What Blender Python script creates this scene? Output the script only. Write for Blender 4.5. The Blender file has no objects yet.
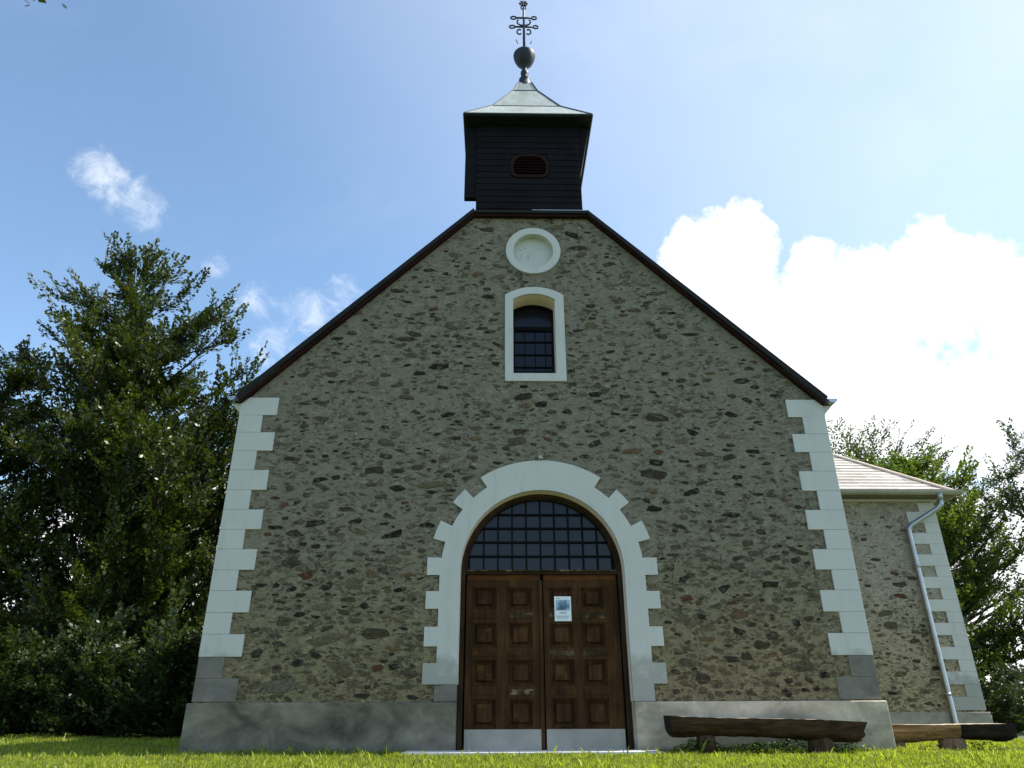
import bpy, bmesh, math, random
import numpy as np
from mathutils import Vector, Matrix
from mathutils.geometry import tessellate_polygon

random.seed(7); rng = np.random.default_rng(7)
S = bpy.context.scene
COL = S.collection
PI = math.pi

# ------------------------------------------------------------------ camera
cam_d = bpy.data.cameras.new('camera'); cam = bpy.data.objects.new('camera', cam_d); COL.objects.link(cam)
cam_d.sensor_width = 36; cam_d.lens = 25.03; cam_d.clip_end = 6000; cam_d.clip_start = 0.05
R_ = Vector((0.99981361, -0.01891459, -0.00386992)); U_ = Vector((-0.00440633, -0.41871446, 0.90810725)); F_ = Vector((0.01879687, 0.90792094, 0.41871976))
cam.matrix_world = Matrix(((R_.x, U_.x, -F_.x, -0.555), (R_.y, U_.y, -F_.y, -10.19), (R_.z, U_.z, -F_.z, 0.4726), (0, 0, 0, 1)))
S.camera = cam

# ------------------------------------------------------------------ light
SUN_EL, SUN_AZ = math.radians(52), math.radians(85)      # azimuth clockwise from +Y: the sun stands to the right, just behind the gable
sun_dir = Vector((math.sin(SUN_AZ) * math.cos(SUN_EL), math.cos(SUN_AZ) * math.cos(SUN_EL), math.sin(SUN_EL)))
sd = bpy.data.lights.new('sun', 'SUN'); sd.energy = 5.0; sd.angle = math.radians(0.53); sd.color = (1.0, 0.95, 0.87)
sun = bpy.data.objects.new('sun', sd); COL.objects.link(sun)
sun.rotation_euler = sun_dir.to_track_quat('Z', 'Y').to_euler()
S.view_settings.view_transform = 'Standard'; S.view_settings.look = 'None'
S.view_settings.exposure = 0.85; S.view_settings.gamma = 1.0; S.view_settings.use_curve_mapping = False
SKY_STRENGTH = 0.150
CLOUD_LIGHT = 0.80

class NT:
    """small helper for node trees"""
    def __init__(s, tree): s.t = tree; s.n = tree.nodes; s.l = tree.links
    def node(s, typ, **kw):
        n = s.n.new(typ)
        for k, v in kw.items():
            if k.startswith('i_'):
                key = k[2:]; key = int(key) if key.isdigit() else key.replace('_', ' ')
                s.set(n.inputs[key], v)
            else: setattr(n, k, v)
        return n
    def set(s, sock, v):
        if isinstance(v, bpy.types.NodeSocket): s.l.new(v, sock)
        else:
            if sock.type == 'RGBA' and hasattr(v, '__len__') and len(v) == 3: v = (*v, 1)
            sock.default_value = v
    def math(s, op, a, b=0.0, c=None, clamp=False):
        n = s.n.new('ShaderNodeMath'); n.operation = op; n.use_clamp = clamp
        s.set(n.inputs[0], a); s.set(n.inputs[1], b)
        if c is not None: s.set(n.inputs[2], c)
        return n.outputs[0]
    def vmath(s, op, a, b=None, out=0):
        n = s.n.new('ShaderNodeVectorMath'); n.operation = op
        s.set(n.inputs[0], a)
        if b is not None: s.set(n.inputs[1], b)
        return n.outputs[out]
    def mix(s, f, a, b, blend='MIX'):
        n = s.n.new('ShaderNodeMix'); n.data_type = 'RGBA'; n.blend_type = blend
        s.set(n.inputs[0], f); s.set(n.inputs[6], a); s.set(n.inputs[7], b)
        return n.outputs[2]
    def noise(s, vec, scale, detail=4, rough=0.55, out='Fac', dist=0.0):
        n = s.node('ShaderNodeTexNoise'); s.set(n.inputs['Vector'], vec)
        n.inputs['Scale'].default_value = scale; n.inputs['Detail'].default_value = detail
        n.inputs['Roughness'].default_value = rough; n.inputs['Distortion'].default_value = dist
        return n.outputs[out]
    def sep(s, v):
        n = s.n.new('ShaderNodeSeparateXYZ'); s.set(n.inputs[0], v); return n.outputs
    def ss(s, v, a, b, lo=0.0, hi=1.0):
        n = s.n.new('ShaderNodeMapRange'); n.interpolation_type = 'SMOOTHSTEP'
        s.set(n.inputs[0], v); s.set(n.inputs[1], a); s.set(n.inputs[2], b); s.set(n.inputs[3], lo); s.set(n.inputs[4], hi)
        return n.outputs[0]
    def ramp(s, f, stops, interp='LINEAR'):
        n = s.n.new('ShaderNodeValToRGB'); n.color_ramp.interpolation = interp
        e = n.color_ramp.elements
        while len(e) < len(stops): e.new(0.5)
        for k, (p, c) in enumerate(stops): e[k].position = p; e[k].color = (*c, 1) if len(c) == 3 else c
        s.set(n.inputs[0], f); return n.outputs[0]
    def bump(s, h, strength=0.5, dist=0.02, normal=None):
        n = s.n.new('ShaderNodeBump'); s.set(n.inputs['Height'], h)
        n.inputs['Strength'].default_value = strength; n.inputs['Distance'].default_value = dist
        if normal is not None: s.set(n.inputs['Normal'], normal)
        return n.outputs[0]

# world: Nishita sky with clouds that lie on the sky itself
W = bpy.data.worlds.new('World'); S.world = W; W.use_nodes = True
w = NT(W.node_tree); W.node_tree.nodes.clear()
sky = w.node('ShaderNodeTexSky', sky_type='NISHITA', sun_disc=False, sun_elevation=SUN_EL, sun_rotation=SUN_AZ, altitude=600, air_density=1.0, dust_density=0.5, ozone_density=2.0)
tc = w.node('ShaderNodeTexCoord').outputs['Generated']
dirn = w.vmath('NORMALIZE', tc)
BIG = [(0.2878, 0.7905, 0.5406, 0.99662), (0.2585, 0.8229, 0.5059, 0.99674), (0.3277, 0.8247, 0.461, 0.99691), (0.3808, 0.8253, 0.4169, 0.99486), (0.4428, 0.7631, 0.4707, 0.99577), (0.5193, 0.727, 0.4492, 0.9952), (0.5928, 0.6847, 0.4239, 0.99588), (0.4949, 0.7963, 0.3478, 0.99199), (0.5804, 0.755, 0.3051, 0.99214), (0.6622, 0.6529, 0.3677, 0.98947), (0.4134, 0.8538, 0.3164, 0.99268), (0.2735, 0.8819, 0.384, 0.98744), (0.1413, 0.9186, 0.369, 0.98652), (0.5699, 0.807, 0.1548, 0.98953), (0.6708, 0.7284, 0.1397, 0.98595), (0.4311, 0.8939, 0.1232, 0.98699)]
SMALL = [(-0.4703, 0.6657, 0.5795, 0.999658), (-0.4493, 0.6871, 0.571, 0.999573), (-0.4295, 0.7107, 0.5572, 0.999765), (-0.4547, 0.6776, 0.578, 0.999695), (-0.363, 0.7732, 0.52, 0.999881), (-0.3191, 0.8093, 0.4931, 0.999689), (-0.3014, 0.8435, 0.4446, 0.999671), (-0.254, 0.8339, 0.4899, 0.999515), (-0.2091, 0.8333, 0.5118, 0.999653)]
FAR = [(-0.449, 0.885, 0.1231, 0.990), (-0.521, 0.8502, 0.0753, 0.990), (-0.3736, 0.9109, 0.175, 0.994), (-0.8, -0.5, 0.3, 0.985)]
def blobs(lst):
    acc = None
    for (x, y, z, c) in lst:
        d = w.vmath('DOT_PRODUCT', dirn, (x, y, z), out=1)
        v = w.math('DIVIDE', w.math('SUBTRACT', d, c), 1 - c)
        acc = v if acc is None else w.math('MAXIMUM', acc, v)
    return w.math('MAXIMUM', acc, -3.0)
nz = w.noise(dirn, 9.0, 9, 0.62)
nz2 = w.noise(dirn, 26.0, 8, 0.68, dist=0.6)
big = w.ss(w.math('ADD', w.math('MULTIPLY', blobs(BIG + FAR), 1.7), w.math('MULTIPLY', w.math('SUBTRACT', nz, 0.5), 7.0)), -0.2, 1.0)
smv = w.math('ADD', blobs(SMALL), w.math('MULTIPLY', w.math('SUBTRACT', nz2, 0.55), 7.0))
small = w.math('MULTIPLY', w.ss(smv, -0.9, 3.4), 0.72)
# thin high veil brightening towards the sun
veil = w.math('MULTIPLY', w.ss(w.noise(w.vmath('MULTIPLY', dirn, (1, 2.2, 1.0)), 3.2, 7, 0.6, dist=0.4), 0.5, 0.8), 0.05)
sund = w.vmath('DOT_PRODUCT', dirn, tuple(sun_dir), out=1)
glow = w.math('MULTIPLY', w.ss(sund, 0.30, 0.95), 0.31)
mask = w.math('MAXIMUM', w.math('MAXIMUM', big, small), w.math('ADD', veil, glow), clamp=True)
shade = w.ss(w.noise(dirn, 5.0, 6, 0.6), 0.35, 0.75)
ccol = w.mix(shade, (1.0, 1.0, 1.0), (0.86, 0.90, 0.97))
bg1 = w.node('ShaderNodeBackground'); hs = w.node('ShaderNodeHueSaturation'); hs.inputs['Saturation'].default_value = 0.98; hs.inputs['Hue'].default_value = 0.492; w.set(hs.inputs['Color'], sky.outputs[0]); w.set(bg1.inputs[0], hs.outputs[0]); bg1.inputs[1].default_value = SKY_STRENGTH
bg2 = w.node('ShaderNodeBackground'); w.set(bg2.inputs[0], ccol); bg2.inputs[1].default_value = CLOUD_LIGHT
ms = w.node('ShaderNodeMixShader'); w.set(ms.inputs[0], mask); w.l.new(bg1.outputs[0], ms.inputs[1]); w.l.new(bg2.outputs[0], ms.inputs[2])
wo = w.node('ShaderNodeOutputWorld'); w.l.new(ms.outputs[0], wo.inputs[0])

# ------------------------------------------------------------------ materials
def new_mat(name):
    m = bpy.data.materials.new(name); m.use_nodes = True
    t = NT(m.node_tree); b = m.node_tree.nodes['Principled BSDF']
    return m, t, b
def simple(name, color, rough=0.7, metal=0.0, var=0.15, vscale=6.0, bump=0.2, bscale=40, bdist=0.004, stretch=(1, 1, 1), spec=0.5):
    m, t, b = new_mat(name)
    co = t.vmath('MULTIPLY', t.node('ShaderNodeTexCoord').outputs['Object'], stretch)
    n = t.noise(co, vscale, 6, 0.6)
    dark = tuple(c * (1 - var) for c in color); lite = tuple(min(1, c * (1 + var)) for c in color)
    t.set(b.inputs['Base Color'], t.ramp(n, [(0.3, dark), (0.7, lite)]))
    b.inputs['Roughness'].default_value = rough; b.inputs['Metallic'].default_value = metal
    b.inputs['Specular IOR Level'].default_value = spec
    if bump: t.set(b.inputs['Normal'], t.bump(t.noise(co, bscale, 5, 0.6), bump, bdist))
    return m

def rubble(name, mortar, cover, warm, seed=0.0, yshift=0.0, base_dark=False):
    """rubble stone largely flushed over with mortar: cells of three sizes, some exposed"""
    m, t, b = new_mat(name)
    obj = t.node('ShaderNodeTexCoord').outputs['Object']
    co = t.vmath('ADD', obj, (seed, seed * 1.7, 0))
    z = t.sep(obj)[2]
    low = t.ss(z, 3.6, 0.4)                       # the foot of the wall shows more and warmer stone
    wv = t.noise(co, 2.6, 4, 0.6, out='Color')
    wv2 = t.noise(co, 14.0, 3, 0.6, out='Color')
    warp = t.vmath('ADD', t.vmath('MULTIPLY', t.vmath('SUBTRACT', wv, (0.5, 0.5, 0.5)), (0.30, 0.30, 0.22)),
                   t.vmath('MULTIPLY', t.vmath('SUBTRACT', wv2, (0.5, 0.5, 0.5)), (0.07, 0.07, 0.05)))
    cw = t.vmath('ADD', co, warp)
    mcol = t.ramp(t.noise(co, 5.0, 8, 0.65), [(0.25, tuple(c * 0.72 for c in mortar)), (0.5, mortar), (0.8, tuple(min(1, c * 1.3) for c in mortar))])
    grain = t.noise(co, 60.0, 4, 0.7)
    fleck = t.noise(t.vmath('MULTIPLY', cw, (13.0, 13.0, 30.0)), 1.0, 6, 0.75)
    mcol = t.mix(t.math('MULTIPLY', t.ss(fleck, 0.55, 0.68), 0.85), mcol, t.mix(1.0, mcol, (1.8, 1.8, 1.75), 'MULTIPLY'))
    mcol = t.mix(t.math('MULTIPLY', t.ss(fleck, 0.47, 0.36), 0.85), mcol, t.mix(1.0, mcol, (0.46, 0.44, 0.40), 'MULTIPLY'))
    mcol = t.mix(t.ss(grain, 0.35, 0.7), t.mix(1.0, mcol, (0.74, 0.74, 0.74), 'MULTIPLY'), mcol)
    # warm stain in the lower wall, grey-green higher up
    mcol = t.mix(low, t.mix(1.0, mcol, (1.0, 1.0, 1.0), 'MULTIPLY'), t.mix(1.0, mcol, (1.08, 0.98, 0.76), 'MULTIPLY'))
    col = mcol; height = t.math('MULTIPLY', t.noise(co, 22, 6, 0.65), 0.35)
    layers = [((13.5, 13.5, 31.0), 0.16, 0.050, 0.6), ((7.4, 7.4, 13.5), 0.14, 0.075, 0.6)]
    stops = [(0.0, (0.016, 0.013, 0.010)), (0.22, (0.036, 0.029, 0.020)), (0.40, (0.066, 0.050, 0.031)), (0.55, (0.080, 0.070, 0.048)), (0.70, (0.105, 0.080, 0.042)), (0.84, (0.110, 0.092, 0.058)), (0.95, tuple(np.array((0.115, 0.062, 0.028)) * warm + np.array((0.09, 0.08, 0.055)) * (1 - warm)))]
    for (sc, frac, edge, amt) in layers:
        v = t.vmath('MULTIPLY', cw, sc)
        vf = t.node('ShaderNodeTexVoronoi', feature='F1'); t.set(vf.inputs['Vector'], v); vf.inputs['Scale'].default_value = 1; vf.inputs['Randomness'].default_value = 0.95
        ve = t.node('ShaderNodeTexVoronoi', feature='DISTANCE_TO_EDGE'); t.set(ve.inputs['Vector'], v); ve.inputs['Scale'].default_value = 1; ve.inputs['Randomness'].default_value = 0.95
        cs = t.node('ShaderNodeSeparateColor'); t.set(cs.inputs[0], vf.outputs['Color'])
        thr = t.math('ADD', frac * cover, t.math('MULTIPLY', low, 0.22 * cover))
        patch = t.math('MULTIPLY', t.math('SUBTRACT', t.noise(co, 1.1, 2, 0.5), 0.5), 0.9)
        on = t.math('GREATER_THAN', t.math('ADD', thr, patch), cs.outputs[0])
        e0 = t.math('ADD', edge * 0.5, t.math('MULTIPLY', cs.outputs[2], edge * 2.4))
        ed = t.math('ADD', ve.outputs['Distance'], t.math('MULTIPLY', t.math('SUBTRACT', t.noise(co, 30, 4, 0.7), 0.5), 0.16))
        msk = t.math('MULTIPLY', t.ss(ed, e0, t.math('ADD', e0, 0.045)), on)
        scol = t.ramp(cs.outputs[1], stops)
        scol = t.mix(t.ss(t.noise(co, 16, 6, 0.7), 0.38, 0.66), t.mix(1.0, scol, (0.55, 0.55, 0.55), 'MULTIPLY'), scol)
        # some stones keep a skin of mortar
        haze = t.math('MULTIPLY', t.ss(t.math('FRACT', t.math('MULTIPLY', cs.outputs[2], 7.31)), 0.35, 0.95), 0.68)
        scol = t.mix(haze, scol, t.mix(1.0, mcol, (0.74, 0.70, 0.60), 'MULTIPLY'))
        col = t.mix(t.math('MULTIPLY', msk, amt if amt < 1 else 0.95), col, scol)
        height = t.math('SUBTRACT', height, t.math('MULTIPLY', msk, 0.5 * amt))
    # thin dark slate edges lying in the beds
    bed = t.noise(t.vmath('MULTIPLY', cw, (5.0, 5.0, 30.0)), 1.0, 4, 0.6)
    bedm = t.math('MULTIPLY', t.ss(bed, 0.60, 0.72), 0.55)
    col = t.mix(bedm, col, t.mix(1.0, col, (0.52, 0.50, 0.46), 'MULTIPLY'))
    height = t.math('SUBTRACT', height, t.math('MULTIPLY', bedm, 0.3))
    t.set(b.inputs['Base Color'], col)
    b.inputs['Roughness'].default_value = 0.92; b.inputs['Specular IOR Level'].default_value = 0.2
    t.set(b.inputs['Normal'], t.bump(height, 1.0, 0.07))
    return m

M = {}
M['rubble'] = rubble('rubble_masonry', (0.240, 0.212, 0.155), 1.0, 1.0)
M['rubble2'] = rubble('rubble_masonry_pale', (0.38, 0.335, 0.262), 0.75, 0.9, seed=31.0)
def stone_mat():
    m, t, b = new_mat('rubble_stone')
    at = t.node('ShaderNodeAttribute', attribute_name='tint').outputs['Fac']
    co = t.node('ShaderNodeTexCoord').outputs['Object']
    c = t.ramp(at, [(0.0, (0.020, 0.015, 0.010)), (0.2, (0.045, 0.034, 0.022)), (0.38, (0.082, 0.060, 0.036)), (0.52, (0.105, 0.088, 0.057)), (0.66, (0.140, 0.105, 0.056)), (0.78, (0.150, 0.128, 0.088)), (0.90, (0.165, 0.112, 0.055)), (1.0, (0.105, 0.046, 0.022))])
    n = t.noise(t.vmath('MULTIPLY', co, (1, 1, 2.2)), 24, 6, 0.7)
    c = t.mix(t.ss(n, 0.36, 0.64), t.mix(1.0, c, (0.50, 0.50, 0.50), 'MULTIPLY'), t.mix(1.0, c, (1.2, 1.2, 1.2), 'MULTIPLY'))
    c = t.mix(t.math('MULTIPLY', t.ss(t.noise(t.vmath('MULTIPLY', co, (1, 1, 1.8)), 11, 6, 0.75), 0.50, 0.63), 0.60), c, (0.175, 0.155, 0.115))
    t.set(b.inputs['Base Color'], c); b.inputs['Roughness'].default_value = 0.9; b.inputs['Specular IOR Level'].default_value = 0.2
    t.set(b.inputs['Normal'], t.bump(n, 0.8, 0.02)); return m
M['stone'] = stone_mat()

def add_stones(obj, x0, x1, z0, z1, y, tries, ok, seed, lowbias=1.0, warm=0.0, sc=1.0):
    """irregular stones standing a little out of the mortar of a wall face, merged into the wall's mesh"""
    g = np.random.default_rng(seed); placed = []; V = []; F = []; T = []
    for _ in range(tries):
        x = g.uniform(x0, x1); z = g.uniform(z0, z1)
        low = 1 - min(1, max(0, (z - 0.5) / 4.0))
        if g.random() > (0.20 + 0.80 * low ** 1.3 * lowbias) : continue
        w2 = sc * float(np.clip(g.lognormal(-2.66, 0.60), 0.030, 0.24)) * (1 + 0.42 * low); h2 = w2 * g.uniform(0.26, 0.50 + 0.20 * low) * (1 if w2 < 0.13 else 0.85)
        if not ok(x, z, w2 * 0.9, h2): continue
        if any(abs(x - a) < (w2 + c) * 0.93 and abs(z - b_) < (h2 + d) * 0.95 for a, b_, c, d in placed): continue
        placed.append((x, z, w2, h2))
        n = int(g.integers(6, 11)); ang = np.sort((np.arange(n) + g.uniform(-0.44, 0.44, n)) / n * 2 * PI); rot = g.normal(0, 0.16)
        px = np.sign(np.cos(ang)) * np.abs(np.cos(ang)) ** 0.72 * w2 * g.uniform(0.68, 1.18, n); pz = np.sign(np.sin(ang)) * np.abs(np.sin(ang)) ** 0.72 * h2 * g.uniform(0.62, 1.20, n)
        qx = px * math.cos(rot) - pz * math.sin(rot); qz = px * math.sin(rot) + pz * math.cos(rot)
        pr = g.uniform(0.001, 0.012); tx, tz = g.normal(0, 0.05), g.normal(0.03, 0.07)
        o = len(V)
        for k in range(n): V.append((x + qx[k], y + 0.01, z + qz[k]))
        for k in range(n):
            s_ = 0.86 + g.uniform(-0.05, 0.05); V.append((x + qx[k] * s_, y - pr - qx[k] * tx - qz[k] * tz + g.normal(0, 0.0015), z + qz[k] * s_))
        V.append((x + g.normal(0, w2 * 0.15), y - pr - abs(g.normal(0, 0.006)), z + g.normal(0, h2 * 0.15)))
        for k in range(n):
            k2 = (k + 1) % n; F.append((o + k, o + k2, o + n + k2, o + n + k)); F.append((o + n + k, o + n + k2, o + 2 * n))
        big_ = w2 > 0.10
        t_ = -0.04 * (g.random() < 0.5) + float(g.choice([0.04, 0.16, 0.28, 0.40, 0.52, 0.66, 0.78, 0.90, 1.0], p=np.array([0.12, 0.17, 0.17, 0.15, 0.13, 0.10, 0.07, 0.06, 0.03]))) + g.normal(0, 0.04)
        if g.random() < low * 0.35 + warm: t_ += 0.15
        T += [t_] * (2 * n + 1)
    me = obj.data; bm = bmesh.new(); bm.from_mesh(me); lay = bm.verts.layers.float.new('tint')
    vs = [bm.verts.new(p) for p in V]
    for v_, t_ in zip(vs, T): v_[lay] = min(1.0, max(0.0, t_))
    me.materials.append(M['stone']); mi = len(me.materials) - 1
    for f in F:
        fc = bm.faces.new([vs[i] for i in f]); fc.material_index = mi
    bm.to_mesh(me); bm.free(); me.update()

# whitewashed plaster with grey weathering at its foot
def plaster(name, color, stain=True):
    m, t, b = new_mat(name)
    co = t.node('ShaderNodeTexCoord').outputs['Object']
    n = t.noise(co, 2.2, 7, 0.6); n2 = t.noise(t.vmath('MULTIPLY', co, (7, 7, 1.2)), 1.0, 5, 0.6)
    c = t.ramp(n, [(0.3, tuple(k * 0.93 for k in color)), (0.7, color)])
    c = t.mix(t.math('MULTIPLY', t.ss(n2, 0.50, 0.75), 0.38), c, tuple(k * 0.7 for k in color))
    if stain:
        z = t.sep(co)[2]
        s_ = t.ss(t.math('ADD', z, t.math('MULTIPLY', t.math('SUBTRACT', t.noise(co, 4, 5, 0.6), 0.5), 0.9)), 1.28, 0.95)
        c = t.mix(t.math('MULTIPLY', s_, 0.7), c, (0.27, 0.26, 0.23))
    t.set(b.inputs['Base Color'], c); b.inputs['Roughness'].default_value = 0.85; b.inputs['Specular IOR Level'].default_value = 0.25
    t.set(b.inputs['Normal'], t.bump(t.noise(co, 35, 6, 0.65), 0.25, 0.006))
    return m
M['white'] = plaster('white_plaster', (0.56, 0.545, 0.505))
M['cream'] = plaster('cream_plaster', (0.88, 0.70, 0.56), False)

def concrete(name, c0, c1):
    m, t, b = new_mat(name)
    co = t.node('ShaderNodeTexCoord').outputs['Object']
    n = t.noise(t.vmath('MULTIPLY', co, (1, 1, 1.6)), 1.7, 8, 0.62, dist=0.5)
    n2 = t.noise(co, 9, 6, 0.7)
    c = t.ramp(n, [(0.32, c0), (0.52, tuple((a + b_) / 2 for a, b_ in zip(c0, c1))), (0.72, c1)])
    c = t.mix(t.ss(n2, 0.35, 0.75), t.mix(1.0, c, (0.80, 0.80, 0.80), 'MULTIPLY'), c)
    z = t.sep(co)[2]
    damp = t.ss(t.math('ADD', z, t.math('MULTIPLY', t.noise(co, 5, 4), 0.25)), 0.34, 0.10)
    c = t.mix(t.math('MULTIPLY', damp, 0.45), c, (0.10, 0.105, 0.09))
    t.set(b.inputs['Base Color'], c); b.inputs['Roughness'].default_value = 0.88
    t.set(b.inputs['Normal'], t.bump(t.noise(co, 45, 6, 0.7), 0.35, 0.006))
    return m
M['concrete'] = concrete('stained_shaded_render', (0.060, 0.054, 0.038), (0.31, 0.275, 0.205))  # left plinth: stains, plus the weaker light there put into the colour
M['concrete_lit'] = concrete('bounce_lit_render', (0.32, 0.265, 0.195), (0.80, 0.67, 0.50))  # right plinth: bounce light put into a paler, warmer colour
M['greystone'] = concrete('grey_block', (0.14, 0.128, 0.108), (0.26, 0.235, 0.195))
M['slab'] = simple('pale_concrete', (0.62, 0.60, 0.56), 0.8)

M['wingplinth'] = concrete('light_grey_render', (0.24, 0.215, 0.175), (0.44, 0.40, 0.335))
def wood(name, c0, c1, axis='z', rough=0.5, scale=1.0, worn=None):
    m, t, b = new_mat(name)
    co = t.node('ShaderNodeTexCoord').outputs['Object']
    st = {'z': (22, 22, 1.6), 'x': (1.6, 22, 22)}[axis]
    g = t.noise(t.vmath('MULTIPLY', co, tuple(s_ * scale for s_ in st)), 1.0, 6, 0.6, dist=0.4)
    big_ = t.noise(co, 2.3, 4, 0.6)
    c = t.ramp(g, [(0.3, c0), (0.72, c1)])
    c = t.mix(t.ss(big_, 0.35, 0.7), t.mix(1.0, c, (0.6, 0.58, 0.56), 'MULTIPLY'), c)
    if worn: c = t.mix(t.math('MULTIPLY', t.ss(t.noise(co, 6.5, 5, 0.65), 0.50, 0.68), 0.85 if rough == 0.75 and axis == 'x' else 0.35), c, worn)
    t.set(b.inputs['Base Color'], c); b.inputs['Roughness'].default_value = rough; b.inputs['Specular IOR Level'].default_value = 0.12
    t.set(b.inputs['Normal'], t.bump(g, 0.3, 0.004))
    return m
M['door'] = wood('dark_door_wood', (0.042, 0.019, 0.007), (0.115, 0.053, 0.018), rough=0.75)
M['door_top'] = wood('reddish_door_wood', (0.09, 0.030, 0.008), (0.20, 0.075, 0.022), 'x', 0.75)
M['door_panel'] = wood('door_panel_wood', (0.034, 0.015, 0.006), (0.105, 0.046, 0.015), rough=0.75, worn=(0.14, 0.080, 0.030))
M['worn'] = wood('worn_door_wood', (0.030, 0.018, 0.008), (0.075, 0.045, 0.02), 'x', 0.75, worn=(0.24, 0.165, 0.085))
M['frame'] = wood('brown_frame_wood', (0.030, 0.017, 0.009), (0.075, 0.045, 0.024), rough=0.75)
M['clad'] = wood('black_brown_boards', (0.005, 0.005, 0.006), (0.011, 0.010, 0.012), 'x', 0.75)
M['verge'] = simple('dark_verge', (0.010, 0.009, 0.009), 0.7, spec=0.25)
M['redbrown'] = wood('red_brown_board', (0.022, 0.008, 0.006), (0.050, 0.014, 0.010), 'x', 0.6)
M['louvre'] = simple('dark_red_louvre', (0.020, 0.004, 0.004), 0.8, spec=0.2)
M['iron'] = simple('dark_iron', (0.022, 0.026, 0.034), 0.55, 0.5)
M['bars'] = simple('dark_bars', (0.004, 0.004, 0.005), 0.85, 0.0, spec=0.15)
M['zinc'] = simple('zinc_sheet', (0.40, 0.42, 0.42), 0.38, 0.85, var=0.12)
M['kick'] = simple('dull_zinc_sheet', (0.36, 0.335, 0.285), 0.6, 0.3, var=0.18, vscale=3)
M['roofmetal'] = simple('pale_green_roof_sheet', (0.40, 0.43, 0.385), 0.42, 0.35, var=0.18, vscale=2.5, stretch=(3, 3, 0.6))
M['seam'] = simple('dark_seam', (0.03, 0.035, 0.035), 0.5, 0.3)
M['relief'] = simple('worn_grey_relief', (0.52, 0.54, 0.55), 0.85)
M['paper'] = simple('paper', (0.78, 0.80, 0.82), 0.6, bump=0)
M['ink'] = simple('printed_ink', (0.30, 0.33, 0.38), 0.6, bump=0)
def picture_mat():
    m, t, b = new_mat('printed_picture')
    co = t.node('ShaderNodeTexCoord').outputs['Object']
    n = t.noise(co, 8, 1.5, 0.5)
    t.set(b.inputs['Base Color'], t.ramp(n, [(0.3, (0.03, 0.06, 0.12)), (0.48, (0.10, 0.17, 0.24)), (0.6, (0.30, 0.42, 0.58)), (0.75, (0.55, 0.65, 0.75))]))
    b.inputs['Roughness'].default_value = 0.4; return m
M['picture'] = picture_mat()
def glass(name, c, rough=0.08):
    m, t, b = new_mat(name)
    co = t.node('ShaderNodeTexCoord').outputs['Object']
    t.set(b.inputs['Base Color'], t.ramp(t.noise(co, 3, 3), [(0.3, tuple(k * 0.6 for k in c)), (0.7, c)]))
    b.inputs['Roughness'].default_value = rough; b.inputs['IOR'].default_value = 1.38
    t.set(b.inputs['Normal'], t.bump(t.noise(co, 7, 3), 0.08, 0.01))
    return m
M['glass'] = glass('dusty_dark_glass', (0.010, 0.012, 0.016), 0.16)
M['glass2'] = glass('deep_blue_glass', (0.003, 0.004, 0.012), 0.2)

def bark(name, c0, c1, scale=1.0, axis='z', rough=0.9):
    m, t, b = new_mat(name)
    co = t.node('ShaderNodeTexCoord').outputs['Object']
    st = (9, 9, 2.0) if axis == 'z' else (1.6, 9, 9)
    n = t.noise(t.vmath('MULTIPLY', co, tuple(s_ * scale for s_ in st)), 1.0, 7, 0.68, dist=0.8)
    t.set(b.inputs['Base Color'], t.ramp(n, [(0.32, c0), (0.7, c1)]))
    b.inputs['Roughness'].default_value = rough; b.inputs['Specular IOR Level'].default_value = 0.12
    t.set(b.inputs['Normal'], t.bump(n, 0.9, 0.03)); return m
M['bark'] = bark('grey_bark', (0.018, 0.015, 0.012), (0.060, 0.052, 0.042))
M['log_dark'] = bark('weathered_dark_log', (0.014, 0.008, 0.005), (0.095, 0.052, 0.026), 1.5, 'x')
M['log_black'] = bark('dark_end_shaded_log', (0.008, 0.007, 0.006), (0.035, 0.026, 0.02), 1.5, 'x')  # dark log ends, and the shade painted on the second bench
M['log_brown'] = bark('brown_log', (0.12, 0.062, 0.028), (0.42, 0.25, 0.12), 1.3, 'x')
M['log_top'] = bark('pale_log_top', (0.30, 0.24, 0.17), (0.55, 0.46, 0.34), 1.5, 'x')  # paler colour of the flat seat tops
M['leg'] = bark('log_leg_bark', (0.03, 0.02, 0.014), (0.12, 0.075, 0.045), 1.5)
M['leg2'] = bark('pale_log_leg', (0.12, 0.075, 0.045), (0.32, 0.21, 0.13), 1.5)

def leafmat(name, dark, lite, trans=0.45, dry=None):
    m, t, b = new_mat(name)
    at = t.node('ShaderNodeAttribute', attribute_name='tint').outputs['Fac']
    stops = [(0.0, dark), (0.85, lite)] + ([(1.0, dry)] if dry else [])
    c = t.ramp(at, stops)
    t.set(b.inputs['Base Color'], c); b.inputs['Roughness'].default_value = 0.42; b.inputs['Specular IOR Level'].default_value = 0.4
    tr = t.node('ShaderNodeBsdfTranslucent'); t.set(tr.inputs[0], t.mix(1.0, c, (1.5, 1.6, 0.7), 'MULTIPLY'))
    mx = t.node('ShaderNodeMixShader'); mx.inputs[0].default_value = trans
    t.l.new(b.outputs[0], mx.inputs[1]); t.l.new(tr.outputs[0], mx.inputs[2])
    t.l.new(mx.outputs[0], m.node_tree.nodes['Material Output'].inputs[0])
    return m
M['leaf'] = leafmat('beech_leaves', (0.007, 0.018, 0.004), (0.074, 0.094, 0.013), 0.28)
M['leaf_bright'] = leafmat('bright_leaves', (0.028, 0.054, 0.009), (0.110, 0.148, 0.026), 0.44)
M['leaf_grey'] = leafmat('grey_green_leaves', (0.022, 0.036, 0.012), (0.080, 0.105, 0.036), 0.4)
M['shrub_leaf'] = leafmat('shrub_leaves', (0.010, 0.022, 0.006), (0.048, 0.070, 0.016), 0.3)
M['weed'] = leafmat('weed_leaves', (0.020, 0.05, 0.012), (0.06, 0.12, 0.025), 0.3)
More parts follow.
